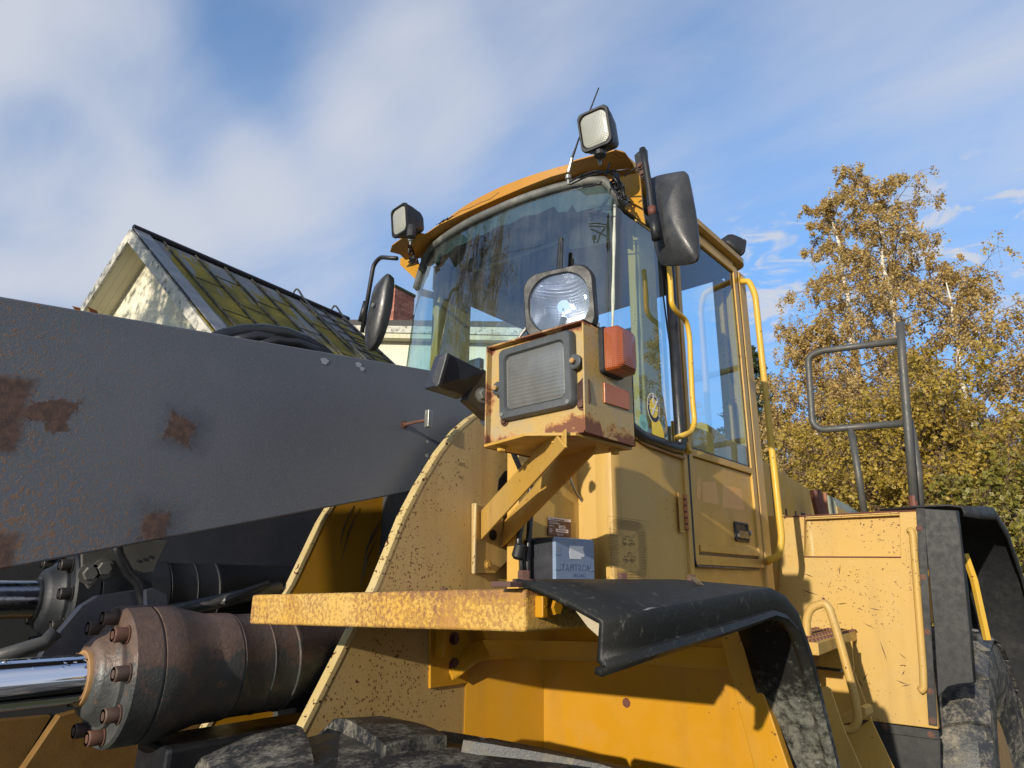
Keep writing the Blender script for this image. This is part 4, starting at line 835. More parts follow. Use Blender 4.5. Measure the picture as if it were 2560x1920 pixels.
for cu_, cv_, s_ in ((.50, .36, .9), (.52, .62, -.9)):      # two little machine drawings
    sil = [(-.17, .05), (-.15, -.02), (-.06, -.03), (-.05, -.10), (.04, -.10), (.05, -.01), (.12, -.02), (.20, .06), (.16, .05), (.10, .045), (.05, .06), (-.08, .06), (-.12, .045)]
    for i in range(len(sil)): a = sil[i]; b = sil[(i + 1) % len(sil)]; line(mb, P2(cu_ + a[0] * s_, cv_ + a[1] * .8), P2(cu_ + b[0] * s_, cv_ + b[1] * .8), .0013)
    for wx in (-.09, .07):
        for i in range(10): a, b = i * .63, (i + 1) * .63; line(mb, P2(cu_ + wx + .035 * math.cos(a), cv_ + .05 + .022 * math.sin(a)), P2(cu_ + wx + .035 * math.cos(b), cv_ + .05 + .022 * math.sin(b)), .0014)
    for i in range(9): a = RNG.uniform(-.14, .16); b = RNG.uniform(-.05, .05); line(mb, P2(cu_ + a, cv_ + b), P2(cu_ + a + RNG.uniform(-.05, .05), cv_ + b + RNG.uniform(-.03, .03)), .0012)
for a, b in (((.2, .22), (.42, .33)), ((.25, .2), (.44, .30)), ((.8, .2), (.58, .32)), ((.75, .2), (.55, .30)), ((.2, .5), (.42, .41)), ((.8, .45), (.62, .56)), ((.3, .8), (.46, .67)), ((.7, .8), (.6, .68))): line(mb, P2(*a), P2(*b), .0007)
mb.build('load_diagram', INKF, cb)

# ---- roof visor with lamp tabs
front = [(1012, 676, 2.03), (998, 660, 1.97), (975, 630, 0), (980, 614, 0), (1008, 594, 0), (1035, 580, 0), (1048, 583, 0), (1062, 587, 0), (1100, 561, 0), (1170, 529, 0), (1240, 498, 0), (1310, 468, 0), (1380, 441, 0), (1416, 431, 0), (1424, 418, 0), (1428, 405, 0), (1490, 388, 0), (1540, 376, 0), (1562, 382, 0), (1582, 410, 0), (1597, 445, 0), (1604, 470, 0)]
Fp = [X(*p) if p[2] else Z(p[0], p[1], 3.575) for p in front]
for q in Fp[:2]: q.z = 3.575
Bp = []
for i, p in enumerate(Fp):
    y = min(2.44, max(1.262, p.y)); Bp.append(V((max(gx(y, 3.575) + .02, p.x + .01), y, 3.575)))
rg = [[a, b, b + V((0, 0, .006)), a + V((0, 0, .006))] for a, b in zip(Fp, Bp)]
VISM = paint('shade_deepened_visor_paint', (.40, .185, .02), (.38, .19, .04), chip=.2, dirt=.5, dotd=.05)  # yellow deepened to dark orange, so the colour carries the shade under the visor
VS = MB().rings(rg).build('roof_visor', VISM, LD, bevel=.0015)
# header plate closing visor to roof
rg = [[b, V((b.x, b.y, 3.66)), V((b.x + .02, b.y, 3.66)), b + V((.02, 0, 0))] for b in [V((gx(float(y), ztop(float(y))) + .012, float(y), ztop(float(y)) + .005)) for y in np.linspace(1.262, 2.44, 40)]]
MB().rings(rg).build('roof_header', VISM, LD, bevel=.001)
pp('corner_bracket', [(1538, 446), (1560, 438), (1598, 432), (1606, 520), (1578, 505), (1552, 488)], 0, 2.00, (.01, 0, 0), YELD)
pp('corner_bracket', [(1578, 505), (1606, 520), (1612, 560), (1600, 552), (1560, 520)], 0, 2.02, (.01, 0, 0), YELD)
pp('corner_bracket', [(1000, 645), (1040, 640), (1052, 680), (1040, 700), (1030, 690), (1000, 662)], 0, 2.05, (.01, 0, 0), YELD)
for px, py in ((1500, 400), (1421, 448), (1026, 602)):
    m2 = MB().lathe(X(px, py, 1.80) + V((0, 0, .0)), (0, 0, -1), [(-.015, .012), (0, .012), (.004, .005), (.022, .005)], 12); m2.build('lamp_screw', ZINC, VS)
# wiring tangles under the visor
rw = random.Random(5)
def tangle(cx2, cy2, x, sx, sy, n, m=HOSE):
    for k in range(n):
        pts = []; a = rw.uniform(0, 6)
        for i in range(14):
            a += rw.uniform(.5, 1.1); pts.append(X(cx2 + math.cos(a) * sx * rw.uniform(.3, 1) + (i - 7) * sx * .10, cy2 + math.sin(a) * sy * rw.uniform(.3, 1) + (i - 7) * sy * .14, x - .03 * rw.random()))
        MB().tube(pts, .0032, 6, fillet=.012).build('cable_tangle', m, LD, smooth=True)
tangle(1545, 470, 1.93, 18, 24, 4); tangle(1556, 492, 1.93, 12, 14, 2); tangle(1030, 640, 1.95, 9, 20, 4)
for pts in (((1425, 455), (1450, 440), (1490, 426), (1530, 435), (1545, 460)), ((1425, 462), (1470, 440), (1520, 428), (1570, 424)), ((1526, 406), (1516, 430), (1515, 440)), ((1560, 440), (1590, 420), (1608, 405)), ((1430, 468), (1480, 466), (1505, 455))):
    MB().tube([X(a, b, 1.86) for a, b in pts], .0034, 6, fillet=.02).build('lamp_cable', HOSE, LD, smooth=True)
tg = MB().tube([X(*p, 1.73) for p in ((1090, 562), (1115, 550), (1135, 540), (1150, 528), (1175, 520), (1200, 507), (1225, 498), (1247, 481))], .0012, 5).build('loose_wire', HOSE, LD)
MB().tube([X(*p, 1.74) for p in ((1098, 560), (1110, 549), (1106, 555), (1120, 545), (1118, 550), (1132, 540))], .003, 6).build('twisted_cable', HOSE, LD)
# roof lamps
lamp('roof_lamp', X(1486, 322, 1.72), (-1, -.12, -.22), (0, 1, 0), .125, .150, .12, LENSW)
lamp('roof_lamp', X(998, 551, 1.78), (-1, .10, -.14), (0, 1, 0), .130, .150, .12, LENSW)
lamp('rear_roof_lamp', X(1842, 630, 3.45), (.9, -.35, -.45), (0, 1, 0), .13, .13, .11, LENSW)
for px, py, x in ((1500, 384, 1.76), (1028, 588, 1.75)): MB().lathe(X(px, py, x), (0, 0, 1), [(-.01, .022), (.02, .022), (.05, .016)], 12).build('lamp_foot', BLACK, LD)
# antenna
an = MB().tube([X(1421, 430, 1.77), X(1424, 420, 1.77), X(1430, 396, 1.77)], .006, 8).build('antenna', ZINC, LD)
MB().tube([X(1430, 396, 1.77), X(1444, 356, 1.76), X(1497, 219, 1.72)], .003, 6, rr=[.006, .004, .0028]).build('whip', HOSE, an)
# ---- mirrors
bk = flat('black_mirror_shell', (.020, .021, .024), .38, dust=(.3, .3, .28, .12))
mo = [(1632, 437), (1650, 432), (1698, 423), (1710, 424), (1716, 436), (1735, 540), (1743, 628), (1738, 646), (1722, 655), (1658, 661), (1646, 655), (1634, 630), (1614, 520), (1610, 470), (1614, 448)]
def chai(p, n=1):
    for _ in range(n): p = [((a[0] * (1 - t) + b[0] * t), (a[1] * (1 - t) + b[1] * t)) for a, b in zip(p, p[1:] + p[:1]) for t in (.25, .75)]
    return p
ctr = V((0, 0, 0)); P = [X(a, b, 1.71) for a, b in chai(mo)]
for q in P: ctr += q / len(P)
def shr(f, d): return [ctr + (q - ctr) * f + V((d, 0, 0)) for q in P]
mb = MB(); mb.rings([shr(.97, .030), shr(1.0, .022), shr(1.0, .012), shr(.95, .006), shr(.88, .000), shr(.55, -.022), shr(.12, -.028)])
mr = mb.build('mirror', bk, LD, autos=True)
MB().rings([shr(.90, .028), shr(.88, .033)]).build('mirror_glass', CHROME, mr)
MB().tube([X(*p, 1.655) for p in ((1606, 372), (1614, 412), (1624, 476), (1630, 530), (1640, 590))], .0105, 12).build('mirror_arm', BLACK, LD, smooth=True)
MB().tube([X(*p, 1.655) for p in ((1629, 518), (1631, 538))], .0125, 12).build('rusty_collar', RUSTY, LD, smooth=True)
MB().tube([X(*p, 1.655) for p in ((1632, 540), (1641, 598))], .014, 12).build('arm_sleeve', BLACK, LD, smooth=True)
pp('mirror_bracket', [(1585, 388), (1605, 370), (1615, 372), (1620, 440), (1606, 448), (1590, 420)], 0, 1.74, (.012, 0, 0), BLACK)
for px, py in ((1601, 415), (1607, 434)):
    m2 = MB(); hexhead(m2, X(px, py, 1.738), (-1, 0, 0), .009, .010); m2.build('bolt', RUSTB, LD)
mo2 = [(962, 680), (967, 684), (966, 715), (960, 765), (948, 815), (934, 852), (918, 875), (910, 872), (907, 850), (909, 815), (916, 780), (930, 715), (945, 695)]
P = [X(a, b, 1.78) for a, b in chai(mo2)]; ctr = V((0, 0, 0))
for q in P: ctr += q / len(P)
mr2 = MB().rings([shr(.96, .05), shr(1.0, .03), shr(1.0, .015), shr(.9, .004), shr(.5, -.008), shr(.1, -.01)]).build('mirror', bk, LD, autos=True)
MB().lathe(X(933, 763, 1.765), (-1, 0, 0), [(0, .012), (.004, .011)], 14).build('mirror_screw', ZINC, mr2)
MB().tube([X(*p, 1.76) for p in ((992, 646), (950, 643), (934, 662), (905, 830))], .0105, 12, fillet=.05).build('mirror_arm', BLACK, LD, smooth=True)
MB().tube([X(*p, 1.755) for p in ((916, 754), (902, 805))], .015, 12).build('arm_sleeve', BLACK, LD, smooth=True)

# ================================================================== REAR FRAME
PX_ = 3.60
def rx(px, py, x=PX_): return X(px, py, x)
tl, tr_, br_, bl_ = rx(1958, 1291), rx(2292, 1275), rx(2347, 1823), rx(1925, 1770)
out = [(1972, 1291), (2010, 1290), (2010, 1393), (2252, 1393), (2248, 1277), (2292, 1275), (2346, 1823), (2182, 1803), (1930, 1770), (1948, 1420), (1956, 1300)]
P = [rx(*p) for p in out]
rp = MB().prism(P, (.035, 0, 0)).build('rear_front_panel', YELP, LD, bevel=.003)
MB().prism([rx(*p, 3.655) for p in ((2000, 1292), (2262, 1277), (2262, 1400), (2000, 1405))], (.01, 0, 0)).build('pocket_back', YELP, rp)
MB().prism([rx(2010, 1393, 3.602), rx(2252, 1393, 3.602), rx(2252, 1393, 3.602) + V((.05, 0, 0)), rx(2010, 1393, 3.602) + V((.05, 0, 0))], (0, 0, -.004)).build('pocket_floor', YELP, rp)
mb = MB(); c_ = rx(2010, 1392); rg = []
for t in range(7):
    a = R(15 * t); rg.append([V((3.603 + .05 * math.sin(a), c_.y - .035 + .035 * math.cos(a), 2.07)), V((3.603 + .05 * math.sin(a), c_.y - .035 + .035 * math.cos(a), 2.277))])
mb.rings(rg, closed=False, cap=False).build('pocket_side', YELP, rp, smooth=True)
MB().tube([rx(*p, 3.597) for p in ((1958, 1292), (2010, 1290), (2150, 1283), (2292, 1276))], .004, 6).build('rusty_rim', RUSTY, rp)
MB().tube([rx(*p, 3.598) for p in ((2010, 1392), (2252, 1393))], .0035, 6).build('rusty_rim', RUSTY, rp)
MB().tube([rx(*p, 3.575) for p in ((2272, 1330), (2278, 1325), (2282, 1340), (2290, 1440), (2308, 1680), (2309, 1722), (2300, 1728))], .0155, 12, fillet=.01).build('panel_rail', YELP, rp, smooth=True)
for k in range(26):
    px, py = rw.uniform(2015, 2270), rw.uniform(1420, 1780); a = rw.uniform(0, 3.1); ln = rw.uniform(3, 14 if k % 4 else 26)
    p = rx(px, py, 3.5985); d = V((0, math.cos(a), math.sin(a))) * ln * .0022; n_ = V((0, -math.sin(a), math.cos(a))) * .0016 * rw.uniform(.6, 1.6)
    MB().prism([p - d, p - d * .2 + n_, p + d, p + d * .1 - n_], (-.0006, 0, 0)).build('scratch', flat('scratch_brown', (.07, .035, .015), .8) if k == 0 else bpy.data.materials['scratch_brown'], rp)
MB().box((3.61, 1.24, 1.4), (3.66, 1.55, 2.29)).build('rear_side_panel', YELC, LD, bevel=.004)
MB().prism([rx(*p, 3.612) for p in ((1922, 1380), (1960, 1300), (1960, 1900), (1900, 1900))], (.01, 0, 0)).build('rear_side_panel', YELC, LD)
# black rubber strips with bolts
stp = MB().prism([rx(*p, 3.594) for p in ((2290, 1271), (2311, 1270), (2328, 1560), (2344, 1816), (2322, 1812), (2306, 1560))], (-.006, 0, 0)).build('rubber_strip', RUBG, LD, bevel=.002)
for px, py in ((2298, 1321), (2307, 1443), (2317, 1580), (2325, 1728), (2331, 1802)):
    m2 = MB(); hexhead(m2, rx(px, py, 3.588), (-1, 0, 0), .0095, .008); m2.build('bolt', RUSTB, stp)
s2 = MB().prism([rx(*p, 3.592) for p in ((2184, 1805), (2347, 1826), (2350, 1850), (2190, 1829))], (-.006, 0, 0)).build('rubber_strip', RUBG, LD, bevel=.002)
for px, py in ((2212, 1816), (2328, 1836)):
    m2 = MB(); hexhead(m2, rx(px, py, 3.586), (-1, 0, 0), .0095, .008); m2.build('bolt', RUSTB, s2)
MB().prism([rx(*p, 3.60) for p in ((2184, 1822), (2350, 1842), (2352, 2000), (2240, 2000))], (.01, 0, 0)).build('rubber_flap', RUBG, LD)
# rear mudguard arch
def q3(px, py, x): p = X(px, py, x); return p
prof = []
def rrow(c, n, yi, yo, lip):       # c=(x,z), n=(nx,nz)
    P = [(yi, 0), (yi + (yo - yi) * .5, .006), (yi + (yo - yi) * .85, .004), (yo, -.006), (yo - .006, -.03), (yo - .004, -lip)]
    return [V((c[0] + n[0] * h, y, c[1] + n[1] * h)) for y, h in P]
yy0, yy1 = .64, .485
MG = flat('smooth_black_mudguard', (.009, .010, .012), .55, dust=(.06, .06, .06, .12))
fo = [(2306, 1271), (2350, 1274), (2390, 1276), (2398, 1330), (2412, 1470), (2424, 1590), (2435, 1707), (2400, 1710), (2370, 1717), (2345, 1744), (2334, 1560)]
rg_ = MB().prism([rx(*p, 3.592) for p in fo], (.010, 0, 0)).build('rear_mudguard', MG, LD, bevel=.003)
rr = []
for i, p in enumerate(fo[2:7]):
    q = rx(*p, 3.592); rr.append([q, q + V((.012, -.006, 0)), q + V((.05, -.004 + .004 * math.sin(i * 2.), 0)), q + V((.11, .006, .0))])
o_ = MB().rings(rr, closed=False, cap=False).build('guard_edge', MG, rg_, smooth=True); s_m = o_.modifiers.new('t', 'SOLIDIFY'); s_m.thickness = .006
rows = [rrow((3.70, 2.30), (0, 1), .80, .46, .05), rrow((4.3, 2.34), (0, 1), .80, .455, .06), rrow((4.62, 2.37), (0, 1), .80, .43, .07), rrow((5.0, 2.28), (.6, .8), .85, .42, .09), rrow((5.22, 2.06), (.85, .5), .9, .41, .09), rrow((5.40, 1.75), (.95, .3), .9, .40, .09), rrow((5.52, 1.42), (.97, .2), .9, .39, .09), rrow((5.62, 1.0), (1, .1), .9, .38, .09), rrow((5.68, .6), (1, 0), .9, .38, .09)]
arch('rear_mudguard', RUBG, rows, th=.010)
MB().prism([V((4.66, .90, 1.72)), V((4.72, .90, 2.25)), V((4.78, .80, 2.25)), V((5.0, .70, 1.75))], (.02, .01, 0)).build('wheel_arch_plate', YELD, LD, bevel=.004)
MB().tube([X(2412, 1385, 4.5), X(2435, 1450, 4.5), X(2468, 1600, 4.5)], .018, 4).build('arch_strut', YELB, LD)
# ladder: tread platform, handle, risers
tp = MB().prism([V((2.74, .865, 1.735)), V((3.59, .955, 1.735)), V((3.59, 1.24, 1.735)), V((2.74, 1.2, 1.735))], (0, 0, -.045)).build('step_platform', YELP, LD, bevel=.004)
mb = MB()
for i in range(15):
    for j in range(6): mb.lathe((2.79 + i * .055, .90 + j * .055 + i * .004, 1.735), (0, 0, 1), [(0, .013), (.006, .012), (.007, .008), (.001, .006)], 8, cap=False)
mb.build('tread_studs', RUSTY, tp)
MB().tube([X(*p, 3.0) for p in ((2020, 1700), (2018, 1628), (2016, 1546), (2028, 1518), (2062, 1507), (2074, 1522), (2098, 1597), (2138, 1745), (2146, 1800), (2132, 1824), (2106, 1824), (2078, 1809))], .0165, 12, fillet=.05).build('ladder_handle', YELP, LD, smooth=True)
pp('ladder_riser', [(2046, 1620), (2130, 1602), (2135, 1680), (2048, 1676)], 0, 3.3, (.01, 0, 0), YELC)
pp('ladder_riser', [(2046, 1676), (2136, 1682), (2158, 1740), (2180, 1800), (2110, 1800), (2090, 1810), (2052, 1720)], 0, 3.35, (.01, 0, 0), YELC)
pp('ladder_side', [(2050, 1720), (2068, 1716), (2077, 1722), (2110, 1822), (2155, 1925), (2080, 1960)], 0, 2.6, (.006, 0, 0), YELC)
pp('ladder_side', [(2112, 1838), (2178, 1798), (2238, 1925), (2240, 1980), (2150, 1980)], 0, 3.2, (.006, 0, 0), YELC)
mb = MB().prism([X(*p, 3.1) for p in ((2098, 1788), (2152, 1766), (2164, 1770), (2168, 1790), (2160, 1800), (2104, 1812))], (.10, 0, 0)); mb.build('ladder_step', YELP, LD, bevel=.004)
MB().prism([X(*p, 3.28) for p in ((2046, 1665), (2135, 1676), (2135, 1681), (2046, 1671))], (-.03, 0, 0)).build('riser_shelf', HOSE, LD)
# tubular guard rails on the rear deck
T_ = [((2243, 853), (2130, 868), (2052, 877), (2022, 892), (2021, 930), (2031, 1045), (2040, 1070), (2060, 1074), (2262, 1058))]
MB().tube([X(*p, 3.85) for p in ((2246, 853), (2048, 878), (2020, 893), (2031, 1058), (2050, 1075), (2262, 1058))], .0185, 12, fillet=.08).build('guard_rail_loop', GREYST, LD, smooth=True)
MB().tube([X(*p, 3.85) for p in ((2127, 1073), (2145, 1180), (2162, 1288))], .018, 12).build('guard_rail_post', GREYST, LD, smooth=True)
MB().tube([X(*p, 3.83) for p in ((2250, 806), (2256, 900), (2271, 1080), (2287, 1282))], .021, 12).build('guard_rail_post', GREYST, LD, smooth=True)
MB().tube([X(*p, 3.829) for p in ((2282, 1240), (2287, 1282))], .0216, 12).build('rusty_post_foot', RUSTY, LD)
MB().tube([X(*p, 4.0) for p in ((2272, 1050), (2282, 1090), (2295, 1180), (2302, 1285))], .020, 12).build('guard_rail_post', GREYST, LD, smooth=True)
# hood and engine cover
hp = [Y(1880, 1123, 1.5), Y(1932, 1160, 1.5), Y(2032, 1226, 1.5)]
pr = [(3.36, 2.79), (4.0, 2.713), (5.0, 2.60), (5.25, 2.585)]
rg = []
for x, z in pr: rg.append([V((x, 1.50, 1.6)), V((x, 1.50, z - .05)), V((x, 1.515, z - .015)), V((x, 1.55, z)), V((x, 2.4, z + .02)), V((x, 2.5, z - .05)), V((x, 2.5, 1.6))])
hdm = MB().rings(rg).build('hood', paint('dull_hood_yellow_paint', (.52, .31, .05), (.48, .31, .08), chip=.1, dirt=.5, dotd=.05, rough=.62), LD, autos=True)
for px, py in ((1890, 1160), (1905, 1165), (1899, 1254), (1914, 1258), (1876, 1158)): MB().lathe(Y(px, py, 1.4995), (0, -1, 0), [(0, .016), (.001, .016)], 14).build('vent_hole', HOSE, hdm)
MB().box((4.2, 1.4975, 1.9), (4.208, 1.4985, 2.66)).build('hood_seam', INKF, hdm)
text('lettering', 'L150C', (4.38, 1.4985, 2.22), (1, 0, 0), (0, 0, 1), .27, INK, hdm, .0005, spacing=1.1)
MB().tube([X(*p, 4.7) for p in ((2037, 1226), (2044, 1255), (2052, 1292))], .036, 12).build('exhaust_pipe', RUSTY, LD)
pp('rusty_bracket', [(2052, 1234), (2064, 1230), (2072, 1290), (2058, 1290)], 0, 4.75, (.02, 0, 0), flat('orange_rust_bracket', (.30, .13, .07), .8, var=.3))
rg = []
for x, z in ((5.35, 2.60), (5.8, 2.57), (6.3, 2.50), (6.65, 2.40)): rg.append([V((x, 1.45, 1.6)), V((x, 1.45, z - .07)), V((x, 1.47, z - .03)), V((x, 1.55, z)), V((x, 2.4, z)), V((x, 2.4, 1.6))])
MB().rings(rg).build('engine_cover', flat('dirty_green_grey_cover', (.26, .27, .20), .5, dust=(.05, .06, .06, .6)), LD, autos=True)
MB().prism([V((5.352, 1.444, 1.7)), V((5.352, 1.444, 2.50)), V((6.0, 1.444, 2.44)), V((6.55, 1.444, 2.30)), V((6.55, 1.444, 1.7))], (0, .006, 0)).build('engine_side', YELC, LD)
MB().box((3.62, .68, 2.262), (5.2, 1.5, 2.272)).build('rear_deck', YELP, LD, bevel=.002)
MB().box((3.0, 1.3, .9), (6.4, 2.5, 1.55)).build('rear_chassis', YELD, LD, bevel=.02)

# ================================================================== HOUSE
RD = V((math.cos(R(7.5)), math.sin(R(7.5)), 0)); PD = V((-RD.y, RD.x, 0))      # ridge direction and its horizontal normal
AP = Y(330, 573, 12.0)
def GP(px, py): return PL(px, py, AP, RD)
EL = GP(200, 778); ER = GP(536, 830)
dR = (ER - AP).normalized(); dL = (EL - AP).normalized()
H = top('gable_house', 'cream rendered house with mossy sheet metal roof beyond the lift arm', 'house', (AP.x, AP.y, 0))
def plaster(name, c1, c2, scale, groove=0):
    m = NM(name); m.col(m.mix(m.noise(scale, 5, .6), c1, c2)); m.rough(.85); m.bump(m.noise(scale * 4, 5, .6), .03, .6)
    return m.m
PLAS = plaster('rough_cream_render', (.70, .65, .48), (.80, .76, .60), 8)
def boards(name, c, ax, pitch, dark=.35):
    m = NM(name); w = m.nd('ShaderNodeTexWave', wave_type='BANDS', bands_direction='X', wave_profile='SAW'); w.inputs['Scale'].default_value = 1
    n = m.nd('ShaderNodeVectorMath', operation='DOT_PRODUCT'); m.lk(m.tc, n.inputs[0]); n.inputs[1].default_value = tuple(V(ax) / pitch)
    fr = m.math('FRACT', n.outputs['Value']); g = m.sm(fr, .05, .0, 0., 1.)
    c0 = m.mix(m.noise(3, 5, .6), c, tuple(x * .82 for x in c)); c0 = m.mix(m.math('MULTIPLY', g, .8), c0, tuple(x * dark for x in c)); m.col(c0); m.rough(.7); m.bump(g, -.01, .6); return m.m
# roof slopes and overhang; roof runs 1.1 m in front of the gable wall
Lr = min((t for t in [k * .1 for k in range(30, 140)] if (lambda q: (q[0] / q[2]) * FPX + 1280 > 868)(np.array(_M.T @ (np.array(AP + RD * t) - _C)))), default=10.); gw = AP + RD * .42
sR, sL = 7.5, 5.5
th = V((0, 0, -.10))
def roofmat():
    m = NM('mossy_sheet_metal_roof'); a = m.noise(.9, 5, .6, m.mp((1, 1, .5))); st = m.noise(1., 5, .65, m.mp((2.4, .5, .5), rot=(0, 0, -.13)))
    c = m.mix(m.sm(m.math('ADD', a, m.math('MULTIPLY', st, .6)), .62, .90), (.26, .20, .035), (.14, .12, .03))
    zr = m.sepx()[2]
    bare = m.sm(m.math('ADD', m.math('ADD', st, m.math('MULTIPLY', m.noise(.5, 4, .6), .5)), m.sm(zr, AP.z - 2.2, AP.z - .2, -.05, .14)), .80, .88); c = m.mix(bare, c, m.mix(m.noise(12, 5, .7), (.13, .135, .14), (.24, .245, .25)))
    c = m.mix(m.math('MULTIPLY', m.sm(m.noise(24, 5, .7), .60, .75), .55), c, (.035, .033, .018)); c = m.mix(m.sm(m.noise(60, 4, .7), .70, .73), c, (.45, .38, .15))
    m.col(c); m.rough(m.sm(bare, 0, 1, .95, .65)); m.b.inputs['Specular IOR Level'].default_value = .2; m.bump(m.noise(14, 6, .7), .03, .7); return m.m
ROOFM = roofmat()
rf = MB().prism([AP, AP + RD * Lr, AP + RD * Lr + dR * sR, AP + dR * sR], th).build('roof', ROOFM, H)
MB().prism([AP, AP + dL * sL, AP + RD * Lr + dL * sL, AP + RD * Lr], th).build('roof', ROOFM, H)
nrm = RD.cross(dR).normalized(); 
if nrm.z < 0: nrm = -nrm
DK = flat('dark_weathered_seam', (.045, .042, .03), .8, var=.5, dust=(.20, .17, .07, .6))
for k in range(int(Lr / .62)):                     # standing seams down the slope
    o = AP + RD * (.55 + k * .62); r_ = random.Random(k); pts = [o + dR * (t * sR / 12) + nrm * (.02 + r_.uniform(0, .012)) + RD * r_.uniform(-.008, .008) for t in range(13)]
    MB().tube(pts, .022, 5).build('roof_seam', DK, rf)
for k in range(int(Lr / .62)):
    for j in range(5):
        r_ = random.Random(k * 9 + j); o = AP + RD * (.55 + (k - 1) * .62) + dR * (.9 + j * 1.25 + (.6 if k % 2 else 0)) + nrm * .006
        if k: MB().tube([o, o + RD * .6], .009, 4).build('roof_cross_seam', DK, rf)
def peel():
    m = NM('peeling_white_paint'); v = m.noise(7, 6, .8); m.col(m.mix(m.math('MULTIPLY', m.sm(v, .50, .62), .8), (.52, .50, .43), (.10, .09, .075))); m.rough(.8); m.bump(v, .01, .5); return m.m
WHP = peel()
MB().tube([AP + nrm * .05, AP + RD * Lr + nrm * .05], .05, 6).build('ridge_cap', flat('black_ridge_cap', (.018, .018, .022), .6), rf)
MB().prism([AP + nrm * .03, AP + nrm * .03 + RD * .28, AP + nrm * .03 + RD * .28 + dR * sR, AP + nrm * .03 + dR * sR], nrm * .015).build('verge_flashing', flat('grey_verge_flashing', (.17, .175, .185), .45, var=.35, scale=3), rf)
for d, s_ in ((dR, sR), (dL, sL)):
    MB().prism([AP + V((0, 0, -.02)), AP + d * s_ + V((0, 0, -.02)), AP + d * s_ + V((0, 0, -.24)), AP + V((0, 0, -.26))], -RD * .04).build('barge_board', WHP, H)
    sof = MB().prism([AP + V((0, 0, -.24)) + RD * .001, AP + d * s_ + V((0, 0, -.24)), AP + d * s_ + V((0, 0, -.24)) + RD * .42, AP + V((0, 0, -.24)) + RD * .42], (0, 0, -.02)); sof.build('soffit', boards('cream_soffit_boards', (.62, .58, .42), tuple(RD), .125) if 'cream_soffit_boards' not in bpy.data.materials else bpy.data.materials['cream_soffit_boards'], H)
for o in (3.55, 4.65):                 # roof ladder hooked over the ridge
    a = AP + RD * o
    MB().tube([a + dL * .25 + V((0, 0, .06)), a + V((0, 0, .30)), a + dR * .35 + nrm * .12, a + dR * 5.5 + nrm * .12], .022, 6, fillet=.25).build('roof_ladder_rail', GREYST, rf)
for j in range(13):
    a = AP + RD * 3.55 + dR * (.6 + j * .38) + nrm * .12; MB().tube([a, a + RD * 1.1], .016, 5).build('roof_ladder_rung', GREYST, rf)
g0 = gw + V((0, 0, -.2))
MB().prism([g0, g0 + dR * 6.6, V(((g0 + dR * 6.6).x, (g0 + dR * 6.6).y, 0)), V(((g0 + dL * 4.6).x, (g0 + dL * 4.6).y, 0)), g0 + dL * 4.6], RD * .25).build('wall', PLAS, H)
a = g0 + dR * 6.4; MB().prism([V((a.x, a.y, 0)), a, a + RD * (Lr - .8), V((a.x, a.y, 0)) + RD * (Lr - .8)], PD * .25).build('wall', PLAS, H)
# the second, lower building with the brick chimney
C0 = PL(800, 797, AP + RD * 8.8, (RD + PD * -.75).normalized())
wd_n = V(_M @ np.array([.05, 0, -1])); wd_n.z = 0; wd_n.normalize()
B0 = Y(865, 800, 16.5)
def BP(px, py, o=0): return PL(px, py, B0 - wd_n * o, wd_n)
H2 = top('low_house', 'low cream boarded building with brick chimney behind the far mirror', 'house', (B0.x, B0.y, 0))
up = V((0, 0, 1)); lat = wd_n.cross(up)
MB().prism([BP(800, 798), BP(1500, 806), BP(1500, 822), BP(812, 812)], wd_n * -.6).build('roof', flat('dark_felt_roof_edge', (.06, .058, .055), .8, var=.4), H2)
MB().prism([BP(808, 812), BP(1500, 822), BP(1500, 842), BP(830, 828)], wd_n * -.5).build('fascia', WHP, H2)
MB().prism([BP(835, 829, .05), BP(1500, 843, .05), BP(1500, 856, .05), BP(860, 842, .05)], wd_n * -.45).build('soffit', bpy.data.materials['cream_soffit_boards'], H2)
WB = boards('cream_vertical_boards', (.72, .69, .55), tuple(BP(1000, 900) - BP(900, 900)) if 0 else tuple((BP(1000, 850) - BP(900, 850)).normalized()), .12, .6)
MB().prism([BP(850, 838, .4), BP(1500, 850, .4), BP(1500, 1440, .4), BP(850, 1440, .4)], wd_n * -.2).build('wall', WB, H2)
def brick():
    m = NM('old_red_brick'); b = m.nd('ShaderNodeTexBrick'); b.inputs['Scale'].default_value = 1.0; b.inputs['Brick Width'].default_value = .26; b.inputs['Row Height'].default_value = .085; b.inputs['Mortar Size'].default_value = .009; b.inputs['Mortar Smooth'].default_value = .3
    n = m.nd('ShaderNodeCombineXYZ'); o = m.sepx(); m.lk(m.math('ADD', o[0], m.math('MULTIPLY', o[1], -1.1)), n.inputs[0]); m.lk(o[2], n.inputs[1]); m.lk(n.outputs[0], b.inputs['Vector'])
    b.inputs['Color1'].default_value = (.32, .10, .065, 1); b.inputs['Color2'].default_value = (.50, .21, .15, 1); b.inputs['Mortar'].default_value = (.10, .075, .06, 1)
    c = m.mix(m.math('MULTIPLY', m.sm(m.noise(5, 5, .7), .5, .7), .6), b.outputs['Color'], (.13, .06, .05)); m.col(c); m.rough(.9); m.bump(b.outputs['Fac'], -.01, .8); m.bump(m.noise(30, 4, .7), .01, .5); return m.m
cc = PL(988, 718, B0 + wd_n * -2.0, wd_n); s1 = 1.02; s0 = .72
pts = [cc, cc + RD * s1, cc + RD * s1 + PD * s0, cc + PD * s0]
ch = MB().prism([p for p in pts], (0, 0, -4)).build('chimney', brick(), H2, bevel=.01)
